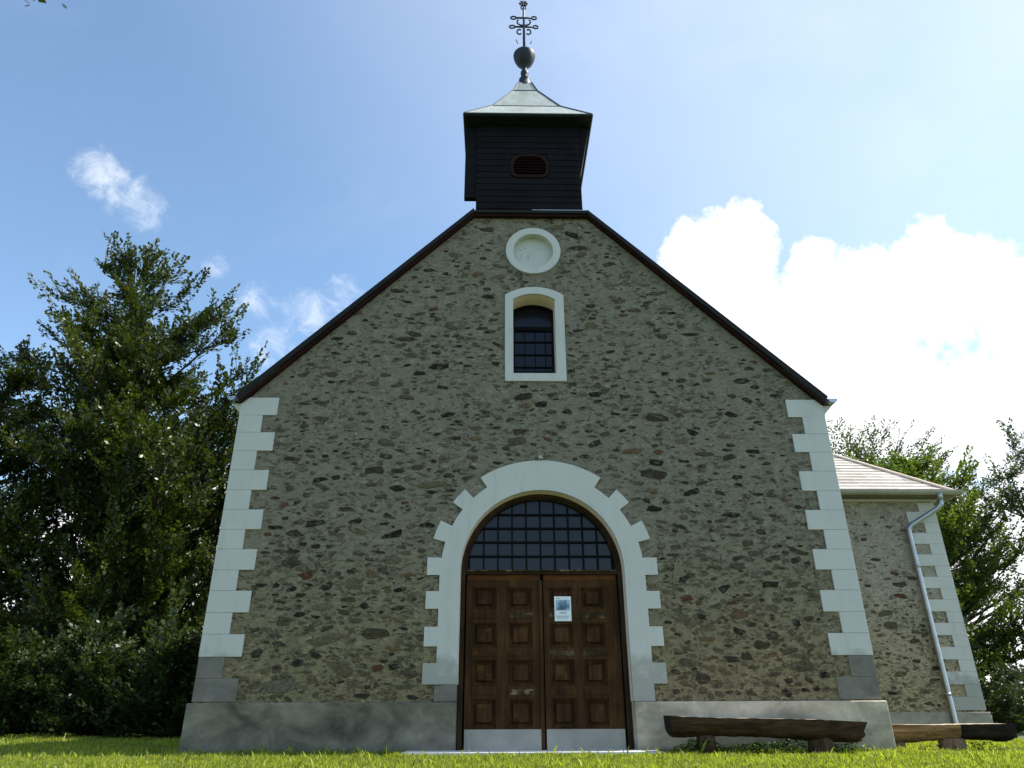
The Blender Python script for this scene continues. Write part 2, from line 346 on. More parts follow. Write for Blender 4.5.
M['blade'] = leafmat('grass_blades', (0.075, 0.110, 0.010), (0.38, 0.41, 0.055), 0.5, dry=(0.42, 0.38, 0.18))
def ground_mat():
    m, t, b = new_mat('turf')
    co = t.node('ShaderNodeTexCoord').outputs['Object']
    n = t.noise(co, 3.0, 8, 0.65)
    c = t.ramp(n, [(0.3, (0.035, 0.060, 0.014)), (0.55, (0.070, 0.110, 0.024)), (0.8, (0.12, 0.13, 0.045))])
    t.set(b.inputs['Base Color'], c); b.inputs['Roughness'].default_value = 0.95
    t.set(b.inputs['Normal'], t.bump(t.noise(co, 25, 6, 0.7), 0.8, 0.04)); return m
M['turf'] = ground_mat()
def tile_mat():
    m, t, b = new_mat('pale_roof_tiles')
    co = t.node('ShaderNodeTexCoord').outputs['Object']
    br = t.node('ShaderNodeTexBrick'); t.set(br.inputs['Vector'], t.vmath('MULTIPLY', co, (1, 0, 0)))
    n = t.noise(co, 6, 6, 0.65)
    cell = t.noise(t.vmath('SNAP', co, (0.4, 0.3, 0.2)), 9.0, 0, 0)
    c = t.ramp(cell, [(0.3, (0.38, 0.335, 0.295)), (0.7, (0.58, 0.52, 0.46))])
    c = t.mix(t.ss(n, 0.4, 0.7), t.mix(1.0, c, (0.82, 0.82, 0.82), 'MULTIPLY'), c)
    t.n.remove(br)
    t.set(b.inputs['Base Color'], c); b.inputs['Roughness'].default_value = 0.85
    t.set(b.inputs['Normal'], t.bump(n, 0.3, 0.01)); return m
M['tile'] = tile_mat()
M['slate'] = simple('dark_slate_roof', (0.06, 0.055, 0.055), 0.7, var=0.3, vscale=9)

# ------------------------------------------------------------------ mesh helpers
class MB:
    def __init__(s): s.v = []; s.f = []; s.m = []
    def add(s, vs, fs, mi=0):
        o = len(s.v); s.v += [tuple(p) for p in vs]; s.f += [tuple(i + o for i in f) for f in fs]; s.m += [mi] * len(fs); return s
    def box(s, x0, x1, y0, y1, z0, z1, mi=0):
        return s.add([(x0, y0, z0), (x1, y0, z0), (x1, y1, z0), (x0, y1, z0), (x0, y0, z1), (x1, y0, z1), (x1, y1, z1), (x0, y1, z1)],
                     [(0, 3, 2, 1), (4, 5, 6, 7), (0, 1, 5, 4), (1, 2, 6, 5), (2, 3, 7, 6), (3, 0, 4, 7)], mi)
    def plate(s, outer, holes, y0, y1, mi=0):
        """solid in the XZ plane, extruded from y0 to y1"""
        loops = [outer] + list(holes)
        pts = [p for l in loops for p in l]
        tris = tessellate_polygon([[Vector((x, z, 0)) for x, z in l] for l in loops])
        n = len(pts); vs = [(x, y0, z) for x, z in pts] + [(x, y1, z) for x, z in pts]
        fs = []
        for t in tris:
            a, b, c = [pts[i] for i in t]
            cr = (b[0] - a[0]) * (c[1] - a[1]) - (b[1] - a[1]) * (c[0] - a[0])
            t = t if cr > 0 else (t[0], t[2], t[1])
            fs.append(tuple(t)); fs.append(tuple(i + n for i in reversed(t)))
        k = 0
        for li, l in enumerate(loops):
            A = sum(l[i][0] * l[(i + 1) % len(l)][1] - l[(i + 1) % len(l)][0] * l[i][1] for i in range(len(l)))
            flip = (A > 0) if li == 0 else (A < 0)
            for i in range(len(l)):
                a, b = k + i, k + (i + 1) % len(l)
                fs.append((a, a + n, b + n, b) if not flip else (b, b + n, a + n, a))
            k += len(l)
        return s.add(vs, fs, mi)
    def tube(s, pts, radii, n=8, mi=0, caps=True):
        pts = [Vector(p) for p in pts]
        if not hasattr(radii, '__len__'): radii = [radii] * len(pts)
        o = len(s.v); up = Vector((0.13, 0.31, 0.94)); prev = None
        for i, p in enumerate(pts):
            d = (pts[min(i + 1, len(pts) - 1)] - pts[max(i - 1, 0)]).normalized()
            a = (prev - d * prev.dot(d)) if prev is not None else d.cross(up)
            if a.length < 1e-5: a = d.cross(Vector((1, 0, 0)))
            a.normalize(); prev = a; b = d.cross(a)
            for k in range(n):
                an = 2 * PI * k / n; s.v.append(tuple(p + (a * math.cos(an) + b * math.sin(an)) * radii[i]))
        for i in range(len(pts) - 1):
            for k in range(n):
                k2 = (k + 1) % n
                s.f.append((o + i * n + k, o + i * n + k2, o + (i + 1) * n + k2, o + (i + 1) * n + k)); s.m.append(mi)
        if caps:
            s.f.append(tuple(o + k for k in reversed(range(n)))); s.m.append(mi)
            s.f.append(tuple(o + (len(pts) - 1) * n + k for k in range(n))); s.m.append(mi)
        return s
    def lathe(s, cx, cy, prof, n=24, mi=0):
        o = len(s.v)
        for r, z in prof:
            for k in range(n):
                a = 2 * PI * k / n; s.v.append((cx + r * math.cos(a), cy + r * math.sin(a), z))
        for i in range(len(prof) - 1):
            for k in range(n):
                k2 = (k + 1) % n
                s.f.append((o + i * n + k, o + i * n + k2, o + (i + 1) * n + k2, o + (i + 1) * n + k)); s.m.append(mi)
        s.f.append(tuple(o + k for k in reversed(range(n)))); s.m.append(mi)
        s.f.append(tuple(o + (len(prof) - 1) * n + k for k in range(n))); s.m.append(mi)
        return s
    def build(s, name, mats, parent=None, smooth=False, bevel=0.0):
        me = bpy.data.meshes.new(name); me.from_pydata(s.v, [], s.f)
        if not isinstance(mats, (list, tuple)): mats = [mats]
        for m in mats: me.materials.append(m)
        if len(mats) > 1: me.polygons.foreach_set('material_index', s.m)
        if smooth: me.polygons.foreach_set('use_smooth', [True] * len(me.polygons))
        me.update(); o = bpy.data.objects.new(name, me); COL.objects.link(o)
        if parent: o.parent = parent
        if bevel:
            b = o.modifiers.new('bevel', 'BEVEL'); b.width = bevel; b.segments = 2; b.limit_method = 'ANGLE'; b.angle_limit = math.radians(40)
        return o
def tag(o, label=None, cat=None, group=None, kind=None):
    if label: o['label'] = label
    if cat: o['category'] = cat
    if group: o['group'] = group
    if kind: o['kind'] = kind
    return o
def empty(name, loc=(0, 0, 0), rz=0.0):
    o = bpy.data.objects.new(name, None); COL.objects.link(o); o.location = loc; o.rotation_euler = (0, 0, rz); o.empty_display_size = 0.3; return o
def arc(cx, cz, r, a0, a1, n):
    return [(cx + r * math.cos(math.radians(a0 + (a1 - a0) * i / n)), cz + r * math.sin(math.radians(a0 + (a1 - a0) * i / n))) for i in range(n + 1)]
def sst(a, b, x):
    t = np.clip((x - a) / (b - a), 0, 1); return t * t * (3 - 2 * t)

# ------------------------------------------------------------------ ground
def gz(x, y):
    x = np.asarray(x, float); y = np.asarray(y, float)
    z = -1.15 * sst(-3.0, -9.5, y)
    z = z - 0.08 * sst(4.5, 5.4, x) * sst(-0.8, 0.6, y)
    z = z + 0.02 * np.sin(x * 0.9 + 1) * np.sin(y * 0.7) * sst(5.0, 9.0, np.abs(x) + np.abs(y) * 0.4)
    r = np.hypot(x, y - 5)
    z = z - 16 * sst(34, 150, r) - 30 * sst(150, 900, r)
    return z
def build_ground():
    def axis(fine0, fine1, step):
        a = list(np.arange(fine0, fine1 + 1e-6, step)); d = step; x = a[-1]
        while x < 4000: d *= 1.28; x += d; a.append(x)
        d = step; x = a[0]; pre = []
        while x > -4000: d *= 1.28; x -= d; pre.append(x)
        return np.array(pre[::-1] + a)
    xs = axis(-12, 12, 0.35); ys = axis(-12, 14, 0.35)
    X, Y = np.meshgrid(xs, ys); Z = gz(X, Y)
    nx, ny = len(xs), len(ys)
    v = np.stack([X.ravel(), Y.ravel(), Z.ravel()], 1)
    i = np.arange(nx - 1)[None, :] + nx * np.arange(ny - 1)[:, None]; i = i.ravel()
    f = np.stack([i, i + 1, i + 1 + nx, i + nx], 1)
    me = bpy.data.meshes.new('ground'); me.from_pydata(v.tolist(), [], f.tolist()); me.materials.append(M['turf'])
    me.polygons.foreach_set('use_smooth', [True] * len(me.polygons)); me.update()
    o = bpy.data.objects.new('ground', me); COL.objects.link(o); tag(o, kind='structure')
build_ground()

def leaf_mesh(name, V, tint, mat, parent=None, tri=False):
    """V: (n, k, 3) corner points, k = 3 or 4; tint: (n,)"""
    n, k, _ = V.shape
    me = bpy.data.meshes.new(name)
    me.vertices.add(n * k); me.vertices.foreach_set('co', V.reshape(-1).astype(np.float32))
    me.loops.add(n * k); me.loops.foreach_set('vertex_index', np.arange(n * k, dtype=np.int32))
    me.polygons.add(n); me.polygons.foreach_set('loop_start', np.arange(0, n * k, k, dtype=np.int32)); me.polygons.foreach_set('loop_total', np.full(n, k, dtype=np.int32))
    a = me.attributes.new('tint', 'FLOAT', 'POINT'); a.data.foreach_set('value', np.repeat(tint, k).astype(np.float32))
    me.materials.append(mat); me.update(calc_edges=True); me.validate()
    o = bpy.data.objects.new(name, me); COL.objects.link(o)
    if parent: o.parent = parent
    return o

# grass blades -------------------------------------------------------
def blades(regions):
    P = []; H = []
    for (x0, x1, y0, y1, dens, h) in regions:
        n = int((x1 - x0) * (y1 - y0) * dens)
        P.append(np.stack([rng.uniform(x0, x1, n), rng.uniform(y0, y1, n)], 1)); H.append(rng.uniform(0.55, 1.3, n) * h)
    P = np.concatenate(P); H = np.concatenate(H)
    x, y = P[:, 0], P[:, 1]
    keep = ~((np.abs(x) < 4.57) & (y > -0.07) & (y < 14.2)) & ~((x > 4.4) & (x < 9.8) & (y > 5.9) & (y < 11.6))
    keep &= ~((x > -1.72) & (x < 1.48) & (y > -0.64))
    x, y, H = x[keep], y[keep], H[keep]
    clump = 0.75 + 0.5 * (np.sin(x * 7.1 + np.sin(y * 5.3) * 2) * np.sin(y * 8.7 + np.cos(x * 4.1) * 2))
    H *= np.clip(clump, 0.5, 1.3); tall = rng.random(len(x)) < 0.012; H[tall] *= 1.8
    z = gz(x, y) - 0.004
    a = rng.uniform(0, 2 * PI, len(x)); wd = rng.uniform(0.0035, 0.0065, len(x)) * (1 + 0.06 * np.maximum(0, y + 8))
    lean = rng.uniform(0.1, 0.75, len(x)) * H; la = rng.uniform(0, 2 * PI, len(x))
    b = np.stack([x, y, z], 1); s_ = np.stack([np.cos(a) * wd, np.sin(a) * wd, 0 * wd], 1)
    mid = b + np.stack([np.cos(la) * lean * 0.35, np.sin(la) * lean * 0.35, H * 0.6], 1)
    tip = b + np.stack([np.cos(la) * lean, np.sin(la) * lean, H], 1)
    V = np.stack([b - s_, b + s_, mid + s_ * 0.7, tip], 1)
    tint = np.clip(0.42 + 0.35 * (clump - 0.75) + rng.normal(0, 0.16, len(x)), 0, 0.85); tint[rng.random(len(x)) < 0.03] = 1.0
    o = leaf_mesh('lawn_grass', V, tint, M['blade']); tag(o, 'short bright green grass growing over the lawn around the church', 'grass', kind='stuff')
blades([(-7.5, 7.5, -3.4, 0.0, 2300, 0.042), (-11, -4.5, -1.0, 9.0, 650, 0.06), (4.5, 10, -0.6, 6.0, 800, 0.06), (-9, 9, -10.5, -3.4, 350, 0.055), (-18, -11, 0, 12, 200, 0.07), (-4.7, 4.7, -0.22, -0.06, 900, 0.085), (-7.5, 7.5, -2.9, -0.3, 60, 0.085)])

# ------------------------------------------------------------------ church
DC = 0.075                                        # centre line of the doorway
church = empty('church', (0, 0, 0))
tag(church, 'grey rubble stone church with white quoins, arched double door and a dark bell turret', 'church')

# main wall
open_door = [(DC - 1.18, 0.0)] + [(DC - 1.18, 2.29)] + arc(DC, 2.29, 1.18, 180, 0, 40)[1:-1] + [(DC + 1.18, 2.29), (DC + 1.18, 0.0)]
def seg_arch(x0, x1, zs, zc, n=14):
    """points of a segmental arch from (x1, zs) over (mid, zc) to (x0, zs)"""
    w2 = (x1 - x0) / 2; h = zc - zs; r = (w2 * w2 + h * h) / (2 * h); cx = (x0 + x1) / 2; cz = zc - r; a = math.degrees(math.asin(w2 / r))
    return arc(cx, cz, r, 90 - a, 90 + a, n)
win_hole = [(-0.325, 5.345), (0.375, 5.345)] + seg_arch(-0.325, 0.375, 6.72, 6.83)
circ = lambda r, n=56: arc(0.03, 7.69, r, 0, 360, n)[:-1]
outline = [(-4.5, 0.0), (DC - 1.18, 0.0)] + open_door[1:-1] + [(DC + 1.18, 0.0), (4.5, 0.0), (4.5, 4.82), (0.98, 8.41), (-1.0, 8.41), (-4.5, 4.82)]
b = MB(); b.plate(outline, [win_hole, circ(0.36)], 0.0, 0.6)
ND = 14.0
b.box(-4.5, -3.95, 0.6, ND - 0.55, 0.0, 4.84); b.box(3.95, 4.5, 0.6, ND - 0.55, 0.0, 4.84)
b.plate([(-4.5, 0), (4.5, 0), (4.5, 4.84), (0, 9.36), (-4.5, 4.84)], [], ND - 0.55, ND)
wall_o = b.build('wall', M['rubble'], church)
def free_front(x, z, w_, h_):
    lim = min(3.93, (8.40 - (z + h_)) / 1.03 + 0.97) - w_
    if abs(x) > lim or z - h_ < 0.62: return False
    dx = abs(x - DC)
    if z < 2.5 and dx < 1.64 + w_: return False
    if z >= 2.3 and math.hypot(max(0, dx - w_), max(0, z - h_ - 2.29)) < 1.64: return False
    if abs(x - 0.03) < 0.50 + w_ and 5.19 - h_ < z < 6.99 + h_: return False
    if math.hypot(x - 0.03, z - 7.69) < 0.49 + w_: return False
    return True
add_stones(wall_o, -3.93, 3.93, 0.62, 8.4, 0.0, 14500, free_front, 5)

# plinth
b = MB()
xl, xr = DC - 1.165, DC + 1.165
def plinth_run(x0, x1, y0, y1, zt, batter_front=True):
    b.add([(x0, y0, -0.12), (x1, y0, -0.12), (x1, y1, -0.12), (x0, y1, -0.12), (x0, y0, zt - 0.012), (x1, y0, zt - 0.012), (x1, y1, zt), (x0, y1, zt)],
          [(0, 3, 2, 1), (4, 5, 6, 7), (0, 1, 5, 4), (1, 2, 6, 5), (2, 3, 7, 6), (3, 0, 4, 7)])
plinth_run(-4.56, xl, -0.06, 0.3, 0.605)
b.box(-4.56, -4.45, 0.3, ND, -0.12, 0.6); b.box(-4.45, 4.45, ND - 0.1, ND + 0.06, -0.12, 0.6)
o = b.build('plinth', M['concrete'], church, bevel=0.012); tag(o, 'stained plinth left of the door, shade painted into its darker colour')
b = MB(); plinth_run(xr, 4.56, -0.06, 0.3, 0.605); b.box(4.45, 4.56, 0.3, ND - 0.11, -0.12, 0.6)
o = b.build('plinth', M['concrete_lit'], church, bevel=0.012); tag(o, 'plinth right of the door, bounce light painted into its paler colour')

# corner quoins, alternating long and short blocks
courses = [4.91, 4.62, 4.34, 4.045, 3.745, 3.44, 3.15, 2.86, 2.58, 2.29, 2.01, 1.72, 1.44, 1.155, 0.89, 0.61]
def quoin_pair(sx):
    for grey in (False, True):
        b = MB()
        for i in range(15):
            if (i >= 13) != grey: continue
            zt, zb = courses[i], courses[i + 1]; long_ = i % 2 == 0
            xin = (3.95 if long_ else 4.17) + rng.uniform(-0.008, 0.008); d = 0.30 if not long_ else 0.5
            g = 0.0015
            pr = 0.022 if not grey else 0.016
            xo = 4.5 + pr
            zt2 = zt - g
            x0, x1 = (xin, xo) if sx > 0 else (-xo, -xin)
            if i == 0:      # top block is cut by the verge
                pts = [(x0, zb + g), (x1, zb + g), (x1, zt2), (x0, zt2)]
                if sx > 0: pts = [(x0, zb + g), (x1, zb + g), (x1, 4.80), (4.40, zt2), (x0, zt2)]
                else: pts = [(x0, zb + g), (x1, zb + g), (x1, zt2), (-4.40, zt2), (x0, 4.80)]
                b.plate(pts, [], -pr, d)
            else: b.box(x0, x1, -pr, d, zb + g, zt2)
        o = b.build('quoin', M['greystone'] if grey else M['white'], church, bevel=0.003)
        if grey: tag(o, 'unpainted grey foot of the corner quoin')
quoin_pair(-1); quoin_pair(1)

# toothed surround of the doorway: (inner, outer) rings of blocks
def surround():
    b = MB(); ri, rn, rw = 1.155, 1.432, 1.612
    tw = [(2.46, 2.22), (2.0, 1.765), (1.53, 1.28), (1.07, 0.81)]        # wide teeth on the jambs (top, bottom)
    def jamb(sx, foot):
        pts = [(ri, foot), (rn + 0.01, foot)]
        for (zt, zb) in reversed(tw): pts += [(rn + 0.01, zb), (rw + 0.01, zb), (rw + 0.01, zt), (rn + 0.01, zt)]
        pts = [p for p in pts if p[1] <= 2.29 + 1e-6 or True]
        # clip at the springing: top tooth runs a little above it
        return pts
    a_tooth = [(123.5, 133.8, rn), (133.8, 143, rw), (143, 154.3, rn), (154.3, 164.2, rw), (164.2, 173.6, rn)]
    outer = []
    # right jamb upward
    outer += [(DC + ri, 0.6), (DC + rn + 0.01, 0.6)]
    for (zt, zb) in reversed(tw): outer += [(DC + rn + 0.01, zb), (DC + rw + 0.01, zb), (DC + rw + 0.01, zt), (DC + rn + 0.01, zt)]
    for (a0, a1, r) in reversed(a_tooth): outer += arc(DC, 2.29, r, 180 - a1, 180 - a0, 3)
    outer += arc(DC, 2.29, rw, 56.5, 123.5, 22)
    for (a0, a1, r) in a_tooth: outer += arc(DC, 2.29, r, a0, a1, 3)
    for (zt, zb) in tw: outer += [(DC - rn - 0.01, zt), (DC - rw - 0.01, zt), (DC - rw - 0.01, zb), (DC - rn - 0.01, zb)]
    outer += [(DC - rn - 0.01, 0.81), (DC - ri, 0.81)]
    inner = [(DC - ri, 2.29)] + arc(DC, 2.29, ri, 180, 0, 44)[1:-1] + [(DC + ri, 2.29)]
    b.plate(outer + inner, [], -0.024, 0.03)
    # reveal lining
    lin = [(DC + ri, 0.6), (DC + 1.178, 0.6), (DC + 1.178, 2.29)] + arc(DC, 2.29, 1.178, 0, 180, 44)[1:-1] + [(DC - 1.178, 2.29), (DC - 1.178, 0.81), (DC - ri, 0.81), (DC - ri, 2.29)] + arc(DC, 2.29, ri, 180, 0, 44)[1:-1] + [(DC + ri, 2.29)]
    b.plate(lin, [], 0.031, 0.34, 1)
    b.build('door_surround', [M['white'], M['cream']], church, bevel=0.004)
    g = MB(); g.plate([(DC - 1.455, 0.607), (DC - 1.165, 0.607), (DC - 1.165, 0.808), (DC - 1.30, 0.808), (DC - 1.455, 0.775)], [], -0.03, 0.3)
    tag(g.build('impost', M['greystone'], church, bevel=0.004), 'bare grey block at the foot of the white door surround')
surround()
b = MB(); b.box(0.045, 0.11, -0.075, -0.005, 3.915, 3.965).build('lamp_box', simple('pale_plastic', (0.34, 0.31, 0.24), 0.6), church, bevel=0.004)

# window surround and window
b = MB()
wo_ = [(-0.455, 5.215), (0.52, 5.215)] + seg_arch(-0.455, 0.52, 6.80, 6.955)
wi_ = [(-0.32, 5.35), (0.37, 5.35)] + seg_arch(-0.32, 0.37, 6.72, 6.825)
b.plate(wo_, [wi_], -0.03, 0.02)
wi2 = [(-0.3, 5.50), (0.355, 5.50)] + seg_arch(-0.3, 0.355, 6.71, 6.81)
wh2 = [(-0.322, 5.347), (0.373, 5.347)] + seg_arch(-0.322, 0.373, 6.72, 6.828)
b.plate(wh2, [wi_], 0.021, 0.42, 1)
b.add([(-0.32, 0.02, 5.35), (0.37, 0.02, 5.35), (0.37, 0.42, 5.35), (-0.32, 0.42, 5.35), (-0.32, 0.02, 5.352), (0.37, 0.02, 5.352), (0.37, 0.42, 5.52), (-0.32, 0.42, 5.52)],
      [(0, 3, 2, 1), (4, 5, 6, 7), (0, 1, 5, 4), (1, 2, 6, 5), (2, 3, 7, 6), (3, 0, 4, 7)])
b.build('window_surround', [M['white'], M['cream']], church, bevel=0.004)
b = MB(); gl = [(-0.319, 5.5), (0.369, 5.5)] + seg_arch(-0.319, 0.369, 6.72, 6.823)
win = b.plate(gl, [], 0.37, 0.38).build('window', M['glass2'], church)
b = MB(); inn = [(-0.285, 5.56), (0.335, 5.56)] + seg_arch(-0.285, 0.335, 6.70, 6.79)
gl3 = [(-0.318, 5.5), (0.368, 5.5)] + seg_arch(-0.318, 0.368, 6.715, 6.822)
b.plate(gl3, [inn], 0.335, 0.372); b.box(-0.29, 0.34, 0.33, 0.371, 6.32, 6.39)
b.build('frame', M['clad'], win)
b = MB()
for x in (-0.12, 0.055, 0.225): b.box(x - 0.006, x + 0.006, 0.345, 0.366, 5.56, 6.32)
for z in (6.11, 5.87, 5.64): b.box(-0.29, 0.34, 0.342, 0.363, z - 0.007, z + 0.007)
b.build('glazing_bar', M['bars'], win)

# round plaster medallion with a shallow worn relief
b = MB(); b.plate(circ(0.47), [circ(0.345)], -0.04, 0.02); b.plate(circ(0.358), [circ(0.345)], 0.02, 0.11)
md = b.build('medallion', M['white'], church, bevel=0.012)
b = MB(); b.plate(circ(0.346), [], 0.10, 0.12).build('recessed_disc', M['white'], md)
b = MB()
for (x, z, hh, ww) in ((-0.16, 7.66, 0.09, 0.012), (-0.07, 7.65, 0.11, 0.012), (-0.03, 7.65, 0.10, 0.012), (0.06, 7.66, 0.10, 0.012), (0.15, 7.66, 0.09, 0.012), (-0.17, 7.80, 0.03, 0.05), (-0.10, 7.84, 0.03, 0.04), (0.13, 7.81, 0.03, 0.05)):
    MB().box(x - ww / 2, x + ww / 2, 0.090, 0.101, z - hh / 2, z + hh / 2).build('worn_relief', M['relief'], md, bevel=0.003)

# door frame, fanlight and leaves
b = MB(); ro = 1.153
fo = [(DC + ro, 0.0), (DC + ro, 2.29)] + arc(DC, 2.29, ro, 0, 180, 44)[1:-1] + [(DC - ro, 2.29), (DC - ro, 0.0), (DC - ro + 0.06, 0.0), (DC - ro + 0.06, 2.29)] + arc(DC, 2.29, ro - 0.045, 180, 0, 44)[1:-1] + [(DC + ro - 0.06, 2.29), (DC + ro - 0.06, 0.0)]
b.plate(fo, [], 0.20, 0.33)
fo2 = arc(DC, 2.31, ro - 0.03, 0, 180, 44) + arc(DC, 2.31, ro - 0.085, 180, 0, 44)
b.plate(fo2, [], 0.235, 0.33)
b.box(DC - ro, DC + ro, 0.215, 0.33, 2.27, 2.325)
b.build('door_frame', M['frame'], church, bevel=0.005)
b = MB(); b.box(DC - 1.07, DC + 1.07, 0.185, 0.214, 2.308, 2.326).build('transom_ledge', M['worn'], church)
b = MB(); fan = b.plate([(DC - 1.09, 2.31), (DC + 1.09, 2.31)] + arc(DC, 2.31, 1.09, 1, 179, 40), [], 0.305, 0.312).build('fanlight', M['glass'], church)
b = MB()
for k in range(-5, 6):
    x = 0.07 + 0.208 * k
    if abs(x - DC) < 1.06: b.box(x - 0.0115, x + 0.0115, 0.27, 0.30, 2.325, 2.31 + math.sqrt(1.075 ** 2 - (x - DC) ** 2))
for z in (2.535, 2.74, 2.945, 3.15):
    h = math.sqrt(1.075 ** 2 - (z - 2.31) ** 2); b.box(DC - h, DC + h, 0.266, 0.296, z - 0.0125, z + 0.0125)
b.build('glazing_bar', M['bars'], fan)

def leaf(x0, x1, cols, lab):
    rows = [(2.09, 1.80), (1.61, 1.29), (1.13, 0.80), (0.64, 0.285)]
    holes = [[(a, zb), (c, zb), (c, zt), (a, zt)] for (a, c) in cols for (zt, zb) in rows]
    b = MB(); b.plate([(x0, 0.02), (x1, 0.02), (x1, 2.19), (x0, 2.19)], holes, 0.262, 0.32)
    b.box(x0, x1, 0.262, 0.32, 2.19, 2.268, 1)
    o = b.build('door_leaf', [M['door'], M['door_top']], church, bevel=0.006); tag(o, lab)
    for (a, c) in cols:
        for (zt, zb) in rows:
            p = MB(); m = 0.048; y0, y1 = 0.312, 0.284
            A = [(a, y0, zb), (c, y0, zb), (c, y0, zt), (a, y0, zt)]
            B = [(a + m, y0, zb + m), (c - m, y0, zb + m), (c - m, y0, zt - m), (a + m, y0, zt - m)]
            m2 = m + 0.020
            Cc = [(a + m2, y1 - 0.01, zb + m2), (c - m2, y1 - 0.01, zb + m2), (c - m2, y1 - 0.01, zt - m2), (a + m2, y1 - 0.01, zt - m2)]
            p.add(A + B + Cc, [(0, 1, 5, 4), (1, 2, 6, 5), (2, 3, 7, 6), (3, 0, 4, 7), (4, 5, 9, 8), (5, 6, 10, 9), (6, 7, 11, 10), (7, 4, 8, 11), (8, 9, 10, 11)])
            # moulding round the field
            for (q0, q1, q2, q3) in ((a, c, zt - 0.018, zt), (a, c, zb, zb + 0.018), (a, a + 0.018, zb + 0.018, zt - 0.018), (c - 0.018, c, zb + 0.018, zt - 0.018)):
                p.box(q0, q1, 0.272, 0.311, q2, q3)
            p.build('panel', M['door_panel'], o, bevel=0.002)
    for (a, c) in cols:
        for k in range(3):
            zt, zb = rows[k][1], rows[k + 1][0]; zc = (zt + zb) / 2
            worn = rng.random() < 0.55
            p = MB(); p.box(a - 0.01, c + 0.01, 0.250, 0.2635, zc - 0.036, zc + 0.036)
            p.build('rail_slat', M['worn'] if worn else M['door_panel'], o, bevel=0.006)
    p = MB(); p.box(x0 + 0.005, x1 - 0.005, 0.245, 0.2605, 0.015, 0.268)
    p.build('kick_plate', M['kick'], o, bevel=0.003)
    return o
leaf(-0.995, 0.052, [(-0.90, -0.57), (-0.40, -0.07)], 'left leaf of the dark panelled door')
right_leaf = leaf(0.095, 1.145, [(0.175, 0.50), (0.63, 0.95)], 'right leaf of the dark panelled door')
b = MB(); b.box(0.030, 0.078, 0.235, 0.26, 0.02, 2.19).build('astragal', M['door'], church, bevel=0.006)

# printed notice fixed on the right leaf
nt = empty('notice', (0.365, 0.245, 1.63))
tag(nt, 'white printed notice with a blue picture fixed on the right door leaf', 'notice')
b = MB(); b.box(-0.118, 0.118, 0.0, 0.003, 0.0, 0.335).build('sheet', M['paper'], nt)
b = MB(); b.box(-0.098, 0.098, -0.003, -0.001, 0.145, 0.285).build('picture', M['picture'], nt)
b = MB()
for (z, x0, x1) in ((0.305, -0.09, -0.04), (0.115, -0.055, 0.055), (0.100, -0.03, 0.05), (0.062, -0.085, 0.085), (0.040, -0.08, 0.07)):
    MB().box(x0, x1, -0.003, -0.001, z, z + 0.007).build('printed_line', M['ink'], nt)

b = MB(); b.box(-1.70, 1.45, -0.55, -0.062, -0.05, 0.036); b.box(xl + 0.003, xr - 0.003, -0.062, 0.35, -0.05, 0.018)
tag(b.build('doorstep', M['slab'], bevel=0.006), 'low pale concrete slab lying in the grass before the door', 'doorstep')

# roof of the nave
b = MB()
def slope(sx):
    ev = (sx * 4.56, 4.82); tp = (sx * 1.0, 8.45 if sx < 0 else 8.425); rd = (0.0, 9.52)
    n = Vector((sx * 0.72, 0, 0.69)).normalized() * 0.055
    # front strip up to the turret, then on to the ridge
    for (p0, p1, y0, y1) in ((ev, tp, -0.11, 1.88), (ev, rd, 1.88, ND + 0.15)):
        q = [(p0[0], p0[1]), (p1[0], p1[1]), (p1[0] + n.x, p1[1] + n.z), (p0[0] + n.x, p0[1] + n.z)]
        if sx > 0: q = q[::-1]
        b.plate(q[::-1], [], y0, y1)
slope(-1); slope(1)
b.build('roof', M['slate'], church)
b = MB()
for sx in (-1, 1):
    q = [(sx * 4.51, 4.815), (sx * 1.0, 8.385 if sx < 0 else 8.37), (sx * 1.0, 8.44 if sx < 0 else 8.425), (sx * 4.54, 4.86)]
    if sx > 0: q = q[::-1]
    b.plate(q[::-1], [], -0.085, -0.002)
b.box(-1.005, 1.005, -0.083, -0.002, 8.385, 8.425)
b.build('bargeboard', M['redbrown'], church)
b = MB()
for sx in (-1, 1):
    q = [(sx * 4.54, 4.845), (sx * 1.0, 8.425 if sx < 0 else 8.40), (sx * 1.0, 8.52 if sx < 0 else 8.495), (sx * 4.58, 4.93)]
    if sx > 0: q = q[::-1]
    b.plate(q[::-1], [], -0.125, -0.0855)
b.box(-1.01, 1.01, -0.123, 0.004, 8.426, 8.475)
b.build('verge_trim', M['verge'], church)
b = MB(); b.box(0.02, 1.02, -0.128, -0.023, 8.477, 8.490).build('flashing', M['zinc'], church)

